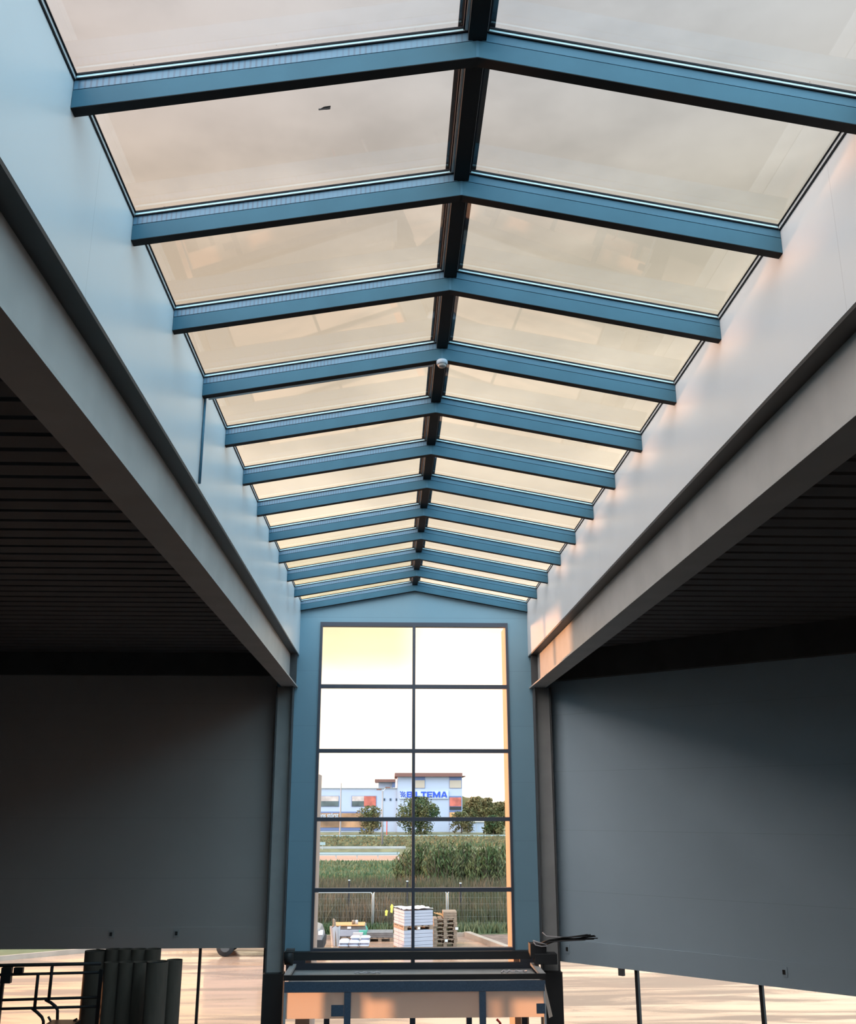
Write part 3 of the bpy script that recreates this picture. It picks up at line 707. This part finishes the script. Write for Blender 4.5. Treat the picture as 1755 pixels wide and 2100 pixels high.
# ------------------------------------------------------------------ road rails, posts, lamps
def guardrail(pa, pb, Y, zt, h, label, m_, gap):
    a = at(pa, 1700, Y).x; c = at(pb, 1700, Y).x; zb = hz(Y)
    t = thing('guard_rail', ((a+c)/2, Y, zb), label, 'guard rail')
    MB().prism([(Y, zt), (Y+.04, zt-.03), (Y, zt-h*.5), (Y+.04, zt-h+.03), (Y, zt-h), (Y+.07, zt-h), (Y+.07, zt)], 0, a, c).build('rail', m_, t)
    n = max(2, int((c-a)/gap))
    for i in range(n+1):
        x = a+.1+(c-a-.2)*i/n; MB().box(x-.05, x+.05, Y+.075, Y+.16, zb, zt-.03).build('post', M['steel'], t)
guardrail(560, 1100, 150, -4.05, .34, 'long pale guard rail in front of the shop building', M['rail'], 4)
guardrail(560, 832, 113.5, -4.22, .26, 'grey guard rail on the far side of the path', M['steel'], 4)
guardrail(560, 820, 101.5, -4.32, .30, 'nearer white guard rail beside the pinkish path', M['rail'], 1.9)
a = at(655, 1727, 112.8); c = at(667, 1733, 112.8)
t = thing('road_sign', ((a.x+c.x)/2, 112.8, hz(112.8)), 'small pale blank road board at the left of the rails', 'sign')
MB().box(a.x, c.x, 112.8, 112.86, c.z, a.z).build('board', M['rail'], t); MB().tube([((a.x+c.x)/2, 112.9, hz(113)), ((a.x+c.x)/2, 112.9, c.z)], .04, 6).build('post', M['steel'], t)
def lamp(px, Y, top, label, arms):
    x = at(px, 1700, Y).x; zb = hz(Y); zt = at(px, top, Y).z
    t = thing('street_lamp', (x, Y, zb), label, 'street lamp')
    MB().tube([(x, Y, zb), (x, Y, zt)], .1, 8, True, [.12, .08]).build('pole', M['dim'], t, True)
    for (dx, dz) in arms:
        MB().tube([(x, Y, zt-.05), (x+dx*.5, Y, zt+dz*.7), (x+dx, Y, zt+dz)], .04, 6).build('arm', M['galv'], t)
        MB().box(x+dx-.28, x+dx+.28, Y-.12, Y+.12, zt+dz-.08, zt+dz+.06).build('lamp_head', M['broof'], t)
lamp(784, 116, 1622, 'grey street lamp with two arms before the shop building', ((.55, .38), (-.42, .16)))
x = at(697.5, 1700, 152).x
tag(MB().tube([(x, 152, hz(152)), (x, 152, at(697, 1606, 152).z)], .07, 8, True, [.13, .06]).build('flag_pole', M['dim']), 'slim grey flag pole before the left wing of the shop', 'pole')
x = at(793, 1700, 158).x
tag(MB().tube([(x, 158, hz(158)), (x, 158, at(793, 1684, 158).z)], .07, 8).build('marker_post', M['red']), 'slim red marker post beside the street lamp', 'post')

# white shed
a = at(962, 1686, 176); c = at(993, 1712, 176)
t = thing('white_shed', ((a.x+c.x)/2, 178, hz(178)), 'small white shed with cream flat roof between the trees', 'shed')
MB().box(a.x, c.x, 176, 181, hz(178), a.z).build('wall', M['bwhite'], t)
MB().box(a.x-.3, c.x+.3, 175.7, 181.3, a.z, a.z+.4).build('roof', M['sheen'], t)
MB().box(at(978, 1700, 176).x-.04, at(978, 1700, 176).x+.04, 175.93, 176, hz(178), a.z).build('downpipe', M['galv'], t)

# ------------------------------------------------------------------ shop building
BY = 180.0
def P(x, y, d=0.): return at(x, y, BY-d)
t = thing('shop_building', (P(800, 1700).x, BY+8, -4.5), 'white shop building with brown flat roofs and blue lettering', 'building')
def bbox(x0, x1, y0, y1, d0, d1, nm, m_, par=None):
    a = P(x0, y0, d1 if d1 > 0 else 0); c = P(x1, y1, d1 if d1 > 0 else 0)
    return MB().box(a.x, c.x, BY-d1, BY-d0, c.z, a.z).build(nm, m_, par or t)
zb = -4.5
def wallbox(x0, x1, ytop, nm, deep=16, d=0.):
    a = P(x0, ytop); c = P(x1, ytop)
    return MB().box(a.x, c.x, BY-d, BY+deep, zb, a.z).build(nm, M['bwhite'], t)
wallbox(540, 816, 1616.5, 'wing_wall'); wallbox(815, 946.8, 1592, 'tower_wall', 14, .6); wallbox(776, 806, 1604, 'stair_wall', 6, -.5)
bbox(809.5, 948, 1585, 1592.6, -15, 1.6, 'tower_roof', M['broof']); bbox(948, 954.5, 1591, 1592.6, -13, 1.2, 'roof_edge', M['broof']); bbox(768.5, 811, 1598, 1603.8, -7, 1., 'stair_roof', M['broof'])
MB().box(P(804, 1610).x, P(810.5, 1610).x, BY-.3, BY-.1, P(0, 1615).z, P(0, 1603).z).build('stair_screen', M['bframe'], t)
bbox(540, 815, 1615.5, 1617, .05, .25, 'coping', M['steel'])
def win(x0, x1, y0, y1, d, panes, fx=1.2):
    w = bbox(x0, x1, y0, y1, d, d+.10, 'window', M['bframe'])
    for (u0, u1, v0, v1, m_) in panes:
        X0 = x0+.6+(x1-x0-1.2)*u0; X1 = x0+.6+(x1-x0-1.2)*u1; Y_0 = y0+.6+(y1-y0-1.2)*v0; Y_1 = y0+.6+(y1-y0-1.2)*v1
        bbox(X0+.15, X1-.15, Y_0+.05, Y_1-.05, d+.101, d+.14, 'pane', m_, w)
for (x0, x1, cols) in ((655, 695, (M['bpink'], M['bpink'], M['bglass'], M['bglass'])), (721, 771.5, (M['bpink'], M['bred'], M['bglass'], M['bred'])), (590, 640, (M['bpink'], M['bpink'], M['bglass'], M['bglass']))):
    win(x0, x1, 1632, 1654, 0, [(0, .5, 0, .5, cols[0]), (.5, 1, 0, .5, cols[1]), (0, .5, .5, 1, cols[2]), (.5, 1, .5, 1, cols[3])])
win(850.5, 871.5, 1592.8, 1616.5, .6, [(0, 1, .3, 1, M['blind'])]); win(921, 946.6, 1592.8, 1616.5, .6, [(0, 1, .3, 1, M['blind'])])
win(921, 946.6, 1632.5, 1662, .6, [(0, 1, .08, .72, M['bred']), (0, 1, .75, .98, M['black'])]); win(921, 946.6, 1663, 1710, .6, [(0, 1, .05, .4, M['plank']), (0, 1, .45, 1, M['bwhite'])])
for x in (786, 798.7, 811): win(x, x+3.8, 1637, 1642.2, 0, [(0, 1, 0, 1, M['bglass'])]) if x < 811 else win(x, x+3.6, 1637, 1642.2, 0, [(0, 1, 0, 1, M['bglass'])])
sf = bbox(540, 774, 1664.5, 1703, 0, .12, 'shop_front', M['bframe'])
xs = [541, 590, 628, 666, 694, 719, 745, 773]
for a_, c_ in zip(xs, xs[1:]):
    bbox(a_+.4, c_-.4, 1667.5, 1697, .121, .18, 'shop_pane', M['shop'], sf)
# lettering
def text(s, x0, x1, y0, y1, d, m_, nm, par, bold=.02):
    cu = bpy.data.curves.new('lettering', 'FONT'); cu.body = s; cu.size = 1; cu.offset = bold; cu.extrude = .03; cu.space_character = 1.02
    tmp = bpy.data.objects.new('tmp', cu); C.objects.link(tmp); dg = bpy.context.evaluated_depsgraph_get(); dg.update()
    me = bpy.data.meshes.new_from_object(tmp.evaluated_get(dg)); bpy.data.objects.remove(tmp)
    vs = [v.co.copy() for v in me.vertices]; mx = [min(v.x for v in vs), max(v.x for v in vs), min(v.y for v in vs), max(v.y for v in vs)]
    a = P(x0, y0, d); c = P(x1, y1, d); off = wloc(par)
    for v in me.vertices:
        u = (v.co.x-mx[0])/(mx[1]-mx[0]); w = (v.co.y-mx[2])/(mx[3]-mx[2])
        v.co = Vector((a.x+(c.x-a.x)*u, BY-d-v.co.z*2, c.z+(a.z-c.z)*w))-off
    me.materials.clear(); me.materials.append(m_)
    o = bpy.data.objects.new(nm, me); C.objects.link(o); o.parent = par; return o
sb = bbox(819.5, 919.5, 1622, 1638, .6, .9, 'sign_board', M['signw'])
LET = {'B': [[(0,0),(.28,0),(.28,1),(0,1)], [(.28,.8),(.85,.8),(1,.88),(.9,1),(.28,1)], [(.28,.42),(.85,.42),(.85,.6),(.28,.6)], [(.28,0),(.9,0),(1,.1),(.85,.2),(.28,.2)], [(.72,.2),(1,.1),(1,.42),(.85,.51),(.72,.42)], [(.72,.6),(.85,.51),(1,.62),(1,.88),(.72,.8)]],
 'I': [[(0,0),(1,0),(1,1),(0,1)]], 'L': [[(0,0),(.32,0),(.32,1),(0,1)], [(.32,0),(1,0),(1,.24),(.32,.24)]],
 'T': [[(0,.76),(1,.76),(1,1),(0,1)], [(.35,0),(.65,0),(.65,.76),(.35,.76)]],
 'E': [[(0,0),(.3,0),(.3,1),(0,1)], [(.3,0),(1,0),(1,.2),(.3,.2)], [(.3,.4),(.92,.4),(.92,.6),(.3,.6)], [(.3,.8),(1,.8),(1,1),(.3,1)]],
 'M': [[(0,0),(.22,0),(.22,1),(0,1)], [(.78,0),(1,0),(1,1),(.78,1)], [(.22,1),(.22,.62),(.41,0),(.5,0),(.5,.38)], [(.78,1),(.5,.38),(.5,0),(.59,0),(.78,.62)]],
 'A': [[(0,0),(.27,0),(.55,1),(.36,1)], [(.73,0),(1,0),(.64,1),(.45,1)], [(.3,.2),(.7,.2),(.66,.38),(.34,.38)]]}
a = P(834, 1623.2, 1.0); c = P(917.5, 1635.4, 1.0); mb = MB(); wl = [('B', 1.0), ('I', .32), ('L', .85), ('T', .95), ('E', .92), ('M', 1.3), ('A', 1.15)]
tot = sum(q[1] for q in wl)+.10*6; u = 0.
for ch, lw in wl:
    for k_, poly in enumerate(LET[ch]):
        mb.prism([(a.x+(c.x-a.x)*(u+px_*lw)/tot, c.z+(a.z-c.z)*pz_) for px_, pz_ in poly], 1, BY-1.0-.004*k_, BY-.905)
    u += lw+.10
mb.build('sign_lettering', M['blue'], sb)
mb = MB()   # chequered flag mark
a = P(822, 1623, .95); c = P(832.5, 1635, .95); nx, nz = 5, 5
for i in range(nx):
    for j in range(nz):
        if (i+j) % 2 == 0:
            sh = lambda u: .06*math.sin(u*math.pi*1.6)*(a.z-c.z)
            x_0 = a.x+(c.x-a.x)*i/nx; x_1 = a.x+(c.x-a.x)*(i+1)/nx; z0 = c.z+(a.z-c.z)*j/nz; z1 = c.z+(a.z-c.z)*(j+1)/nz
            k0 = .5*(z0-c.z)*-.35; k1 = .5*(z1-c.z)*-.35
            s0, s1 = sh(i/nx), sh((i+1)/nx)
            mb.hexa([(x_0+k0, BY-1.0, z0+s0), (x_1+k0, BY-1.0, z0+s1), (x_0+k0, BY-.92, z0+s0), (x_1+k0, BY-.92, z0+s1), (x_0+k1, BY-1.0, z1+s0), (x_1+k1, BY-1.0, z1+s1), (x_0+k1, BY-.92, z1+s0), (x_1+k1, BY-.92, z1+s1)])
mb.build('flag_mark', M['blue'], sb)
text('ens st\u00f6rst', 655, 694, 1667.5, 1677, .28, M['signw'], 'shop_front_lettering', sf, .02)

# ------------------------------------------------------------------ temporary mesh fence and posts
def fence(px0, px1, Y, label, ztop=-3.62, zbot=-5.12):
    x0, x1 = at(px0, 1830, Y).x, at(px1, 1830, Y).x; r = .11
    t = thing('mesh_fence_panel', ((x0+x1)/2, Y, GZ), label, 'fence panel', 'temporary fence panels')
    arc = lambda cx, cz, a0, a1: [(cx+r*math.cos(a0+(a1-a0)*i/5), Y, cz+r*math.sin(a0+(a1-a0)*i/5)) for i in range(6)]
    pts = [(x0, Y, GZ)] + arc(x0+r, ztop-r, math.pi, math.pi/2) + arc(x1-r, ztop-r, math.pi/2, 0) + [(x1, Y, GZ)]
    MB().tube(pts, .024, 7).build('tube_frame', M['galv'], t, True)
    mb = MB(); k = int((x1-x0)/.12)
    for i in range(1, k): 
        x = x0+(x1-x0)*i/k; mb.box(x-.0012, x+.0012, Y-.0012, Y+.0012, zbot, ztop)
    for j in range(6): z = zbot+(ztop-zbot)*j/6; mb.box(x0, x1, Y-.0012, Y+.0012, z-.0012, z+.0012)
    mb.build('wire_mesh', M['steel'], t)
fence(600, 763.5, 46.0, 'galvanised mesh fence panel behind the cement bags'); fence(766.5, 915, 46.0, 'galvanised mesh fence panel behind the white block stack', -3.58); fence(918.5, 1066, 46.0, 'galvanised mesh fence panel behind the pallet stack, right', -3.58)
def clip():
    pass
for px, top, lab in ((716, 1806, 'black fence post behind the left mesh panel'), (835, 1808, 'dark fence post just left of the mullion'), (944, 1812, 'black fence post right of the pallet stack')):
    p = at(px, top, 48.5); t = thing('fence_post', (p.x, 48.5, hz(48.5)), lab, 'fence post', 'black posts behind the fence')
    MB().box(p.x-.045, p.x+.045, 48.46, 48.54, hz(48.5), p.z).build('post', M['dark'], t); MB().box(p.x-.05, p.x+.05, 48.45, 48.55, p.z, p.z+.04).build('cap', M['alu'], t)

# ------------------------------------------------------------------ building materials in the yard
def pallet(x, y, z, w, d, label, group, m_=None):
    t = thing('pallet', (x+w/2, y+d/2, z), label, 'pallet', group)
    m_ = m_ or M['wood']
    for i in range(5):
        b_ = w*.12; u = x+(w-b_)*i/4; MB().box(u, u+b_*1.25 if i < 4 else u+b_, y, y+d, z+.122, z+.144).build('deck_board', m_, t)
    for u in (x, x+w/2-.07, x+w-.14):
        MB().box(u, u+.14, y+.01, y+d-.01, z+.022, z+.10).build('block', m_, t)
        MB().box(u, u+.14, y, y+d, z, z+.022).build('skid', m_, t)
    for v in (y, y+d/2-.05, y+d-.1):
        MB().box(x, x+w, v, v+.1, z+.10, z+.122).build('stringer', m_, t)
    return t
SY = 40.2
xm = at(847, 1900, SY+.6).x; w = 1.165; x0, x1 = xm-w/2, xm+w/2
TW = math.radians(18); LVL = [(GZ, 'lower'), (at(850, 1906, SY).z-.02, 'upper')]
dx = -.10
for i, (z, nm) in enumerate(LVL):
    pt = pallet(x0, SY, z, w, 1.25, 'wooden pallet under the %s white block load' % nm, 'pallets under white blocks'); pt.rotation_euler.z = TW
    zt = LVL[1][0] if i == 0 else at(850, 1867, SY).z
    tt = thing('block_load', (x0+w/2, SY+.625, z+.146), '%s load of white plaster blocks, sunlit on its left side' % nm, 'block stack', 'white block loads')
    tt.rotation_euler.z = TW; n = 5; h = (zt-z-.150)/n
    for k in range(n):
        for (a_, c_) in ((SY, SY+.62), (SY+.63, SY+1.25)):
            MB().box(x0+.004+.01*(k % 2), x1-.004, a_, c_-.006, z+.148+h*k, z+.148+h*(k+1)-.006).build('block_course', M['blocks'], tt, bevel=.012)
    MB().box(x0+w*.47, x0+w*.55, SY-.012, SY, z+.02, z+.10).build('paper_label', M['white'], tt)
    if i: # crumpled white cover on top
        mb = MB(); n2 = 10
        for a_ in range(n2+1):
            for c_ in range(n2+1):
                mb.v.append((x0-.02+(w+.03)*a_/n2, SY-.02+1.29*c_/n2, zt+.03+R.uniform(0, .045)))
        for a_ in range(n2):
            for c_ in range(n2): q = a_*(n2+1)+c_; mb.f.append((q, q+n2+1, q+n2+2, q+1))
        mb.build('plastic_cover', M['sheet'], tt, True)
# stack of empty pallets
PY = 42.0
px0, px1 = at(889, 1930, PY).x, at(937, 1930, PY).x; w = px1-px0
WORD = ['lowest', 'second from the ground', 'third from the ground', 'fourth from the ground', 'fifth from the ground', 'sixth from the ground', 'seventh from the ground']
for k in range(7):
    t_ = pallet(px0+R.uniform(-.02, .02), PY+R.uniform(-.02, .02), GZ+k*.146, w, .9, 'empty wooden pallet in the stack right of the blocks, '+WORD[k], 'stacked empty pallets')
    if k in (1, 4):
        xx = px0+w*(.48 if k == 1 else .93)
        MB().box(xx, xx+.11, PY-.035, PY-.022, GZ+k*.146+.03, GZ+k*.146+.12).build('paper_label', M['white'], t_)
zt = GZ+7*.146+.002
t = thing('timber_pile', (px0+w*.7, PY+.4, zt), 'small pile of brown timber offcuts on top of the pallet stack', 'timber pile')
for k in range(3):
    for j in range(4): MB().box(px0+w*.42, px1, PY+.05+j*.22, PY+.24+j*.22, zt+k*.085, zt+k*.085+.075).build('board', M['wood'], t, bevel=.006)
for j in range(3):
    o = tag(MB().hexa([(px0+.02+u*.5+j*.12, PY+.1+v*.1+j*.22, zt+.03+(1-u)*.16-j*.03+h*.03) for h in (0, 1) for v in (0, 1) for u in (0, 1)]).build('loose_plank', M['plank']), 'short loose plank leaning on the timber pile, %s of three' % ('nearest', 'middle', 'farthest')[j], 'plank', 'loose planks')
# grey brick pack
BYY = 43.6
a = at(752, 1912, BYY); c = at(806, 1912, BYY)
pallet(a.x, BYY, GZ, c.x-a.x, 1.0, 'dark pallet under the grey brick pack', None)
t = thing('brick_pack', ((a.x+c.x)/2, BYY+.5, GZ+.146), 'low grey pack of bricks between bags and white blocks', 'brick pack')
zt = a.z
for k in range(5):
    h = (zt-GZ-.15)/5; MB().box(a.x, c.x, BYY, BYY+1., GZ+.148+h*k, GZ+.148+h*(k+1)-.008).build('course', M['greybox'], t, bevel=.008)
# wrapped load with plywood top
TY = 43.9
a = at(688, 1899, TY); c = at(750, 1899, TY)
pallet(a.x, TY, GZ, c.x-a.x, 1.1, 'pallet under the wrapped grey load', None)
t = thing('wrapped_load', ((a.x+c.x)/2, TY+.5, GZ+.146), 'grey load in pale plastic wrap behind the cement bags', 'wrapped load')
MB().box(a.x, c.x, TY, TY+1.1, GZ+.148, a.z-.14).build('wrapped_goods', M['blocks'], t, bevel=.04)
MB().box(a.x-.0, c.x, TY+.02, TY+1.08, a.z-.138, a.z).build('top_crate', M['greybox'], t)
MB().box(at(712, 1900, TY).x, at(720, 1900, TY).x, TY-.02, TY, a.z-.11, a.z-.02).build('paper_label', M['white'], t)
g0 = at(736, 1908, TY-.1); g1 = at(752, 1930, TY-.1)
MB().box(g0.x, g1.x, TY-.12, TY-.005, g1.z-.25, g0.z).tube([at(750, 1899, TY-.1), at(753, 1905, TY-.1), at(751, 1912, TY-.1)], .03, 6).build('green_wrap', M['green'], t, bevel=.03)
g0 = at(724, 1912, TY-.2)
MB().hexa([(g0.x+u*.42+(1-h)*u*-.1, TY-.2+v*.06, g0.z-.42+h*.42) for h in (0, 1) for v in (0, 1) for u in (0, 1)]).build('loose_wrap', M['sheet'], t, bevel=.02)
b0 = at(682, 1894, TY+.2); b1 = at(748, 1894, TY+.2)
tag(MB().box(b0.x, b1.x, TY-.05, TY+1.15, a.z+.004, a.z+.03).build('plywood_sheet', M['plank']), 'orange plywood sheet lying on the wrapped load', 'plywood')
for k, px in enumerate((724.5, 731)):
    p = at(px, 1890, TY+.3)
    tag(MB().lathe([(0, a.z+.032), (.06, a.z+.032), (.065, a.z+.15), (.05, a.z+.19), (0, a.z+.20)], p.x, TY+.3, 12).build('small_can', (M['wood'], M['sheet'])[k], smooth=True), 'small %s can on the plywood sheet, %s' % (('brown', 'pale')[k], ('left', 'right')[k]), 'can', 'cans on the plywood')
# hanging sheet on a short post
p = at(683, 1884, 42.3)
t = thing('draped_post', (p.x+.06, 42.3, GZ), 'short post draped with a pinkish white plastic sheet, left of the bags', 'draped post')
MB().tube([(p.x+.10, 42.32, GZ), (p.x+.04, 42.32, p.z-.05), (p.x, 42.32, p.z)], .06, 7, True, [.09, .06, .02]).build('post', M['wood'], t)
mb = MB(); rows = 9; cols = 14
for i in range(rows+1):
    f = i/rows; z = p.z-.30-f*.88
    for j in range(cols):
        th = 2*math.pi*j/cols; rr = (.17+.09*math.sin(j*2.2)+.06*f*math.sin(j*3.1+1))*(1-.35*f)
        mb.v.append((p.x+.08+.07*f+rr*math.cos(th), 42.32+rr*math.sin(th)*.6, z+.05*math.sin(j*1.9)))
for i in range(rows):
    for j in range(cols): q = i*cols+j; q2 = i*cols+(j+1) % cols; mb.f.append((q, q2, q2+cols, q+cols))
mb.build('plastic_sheet', M['sheet'], t, True)
# cement bags on a pallet
CY = 40.6
a = at(693, 1938, CY); c = at(757, 1938, CY); w = c.x-a.x
pallet(a.x, CY, GZ, w, 1.0, 'low pallet carrying the white cement bags', None, M['plank'])
def bag(x, y, z, L, Wd, H, rot, label):
    t = MB(); nu, nv = 8, 6
    for s in (1, -1):
        for i in range(nu+1):
            for j in range(nv+1):
                u = -1+2*i/nu; v = -1+2*j/nv; hh = H/2*((1-u**4)*(1-v**4))**.5
                X = u*L/2; Yy = v*Wd/2; cr, sr = math.cos(rot), math.sin(rot)
                t.v.append((x+X*cr-Yy*sr, y+X*sr+Yy*cr, z+H/2+s*hh))
    k = (nu+1)*(nv+1)
    for s in (0, 1):
        for i in range(nu):
            for j in range(nv):
                q = s*k+i*(nv+1)+j; fc_ = (q, q+nv+1, q+nv+2, q+1); t.f.append(fc_ if s == 0 else fc_[::-1])
    return tag(t.build('cement_bag', M['bag'], smooth=True), label, 'cement bag', 'cement bags on the low pallet')
POS = ['left', 'middle', 'right']; LAY = ['bottom', 'second', 'top']
for l in range(3):
    for i in range(3):
        for j in range(2):
            if l == 2 and (j == 0 or i == 0): continue
            bag(a.x+w/6+i*w/3+.02*l, CY+.25+j*.48, GZ+.146+l*.115, w/3-.015, .46, .125, R.uniform(-.03, .03), 'white cement bag in the %s layer, %s, %s row' % (LAY[l], POS[i], ('front', 'rear')[j]))
# yellow plastic flaps caught beside the block stack
for k, (px, py, hh) in enumerate(((792, 1872, .24), (803, 1863, .36))):
    p = at(px, py, 44.8)
    mb = MB(); pts = [(0, hh*.5), (.07, hh*.30), (.05, 0), (.03, -hh*.5), (-.05, -hh*.42), (-.04, 0), (-.06, hh*.2)]
    mb.prism([(p.x+x_, p.z+z_) for x_, z_ in pts], 1, 44.8, 44.83)
    tag(mb.build('plastic_flap', M['yellow']), 'bright yellow plastic flap by the white blocks, %s' % ('lower left one', 'taller right one')[k], 'plastic flap', 'yellow flaps')
    t_ = MB().tube([(p.x, 44.85, p.z-hh*.4), (p.x+.02, 44.9, GZ)], .006, 6)
    tag(t_.build('thin_stake', M['dark']), 'thin dark stake holding the %s yellow flap' % ('lower', 'taller')[k], 'stake')

# ------------------------------------------------------------------ parked van
VY = 39.6
xr = at(661, 1930, VY).x; L = 4.3; xl_ = xr-L; z0 = GZ
t = thing('parked_van', ((xr+xl_)/2, VY+.9, GZ), 'grey van parked at the left edge of the tall window', 'van')
prof = [(xl_, z0+.35), (xl_, z0+1.75), (xl_+.15, z0+1.9), (xr-1.5, z0+1.9), (xr-.75, z0+1.12), (xr-.12, z0+.92), (xr-.02, z0+.65), (xr, z0+.35), (xr-.35, z0+.28)]
MB().prism(prof, 1, VY, VY+1.8).build('body', M['vanbody'], t, bevel=.05)
MB().prism([(xr-1.48, z0+1.80), (xr-.85, z0+1.14), (xr-1.6, z0+1.14), (xr-2.3, z0+1.14), (xr-2.3, z0+1.80)], 1, VY-.015, VY).build('side_window', M['bglass'], t)
MB().prism([(xr-.42, z0+.22), (xr+.03, z0+.22), (xr+.05, z0+.55), (xr-.3, z0+.55)], 1, VY-.02, VY+1.82).build('bumper', M['rubber'], t)
for x in (xl_+.75, xr-.85):
    for y in (VY+.02, VY+1.58):
        wv = MB().tube([(x, y, z0+.32), (x, y+.2, z0+.32)], .32, 20).build('wheel', M['rubber'], t, True)
        MB().tube([(x, y-.01, z0+.32), (x, y+.21, z0+.32)], .17, 16).build('hub_cap', M['column'], wv)
MB().box(xr-.98, xr-.86, VY-.22, VY-.02, z0+1.12, z0+1.32).build('mirror', M['white'], t, bevel=.02)
MB().box(xr-.16, xr+.0, VY-.012, VY+.3, z0+.72, z0+.86).build('headlight', M['white'], t, bevel=.01)
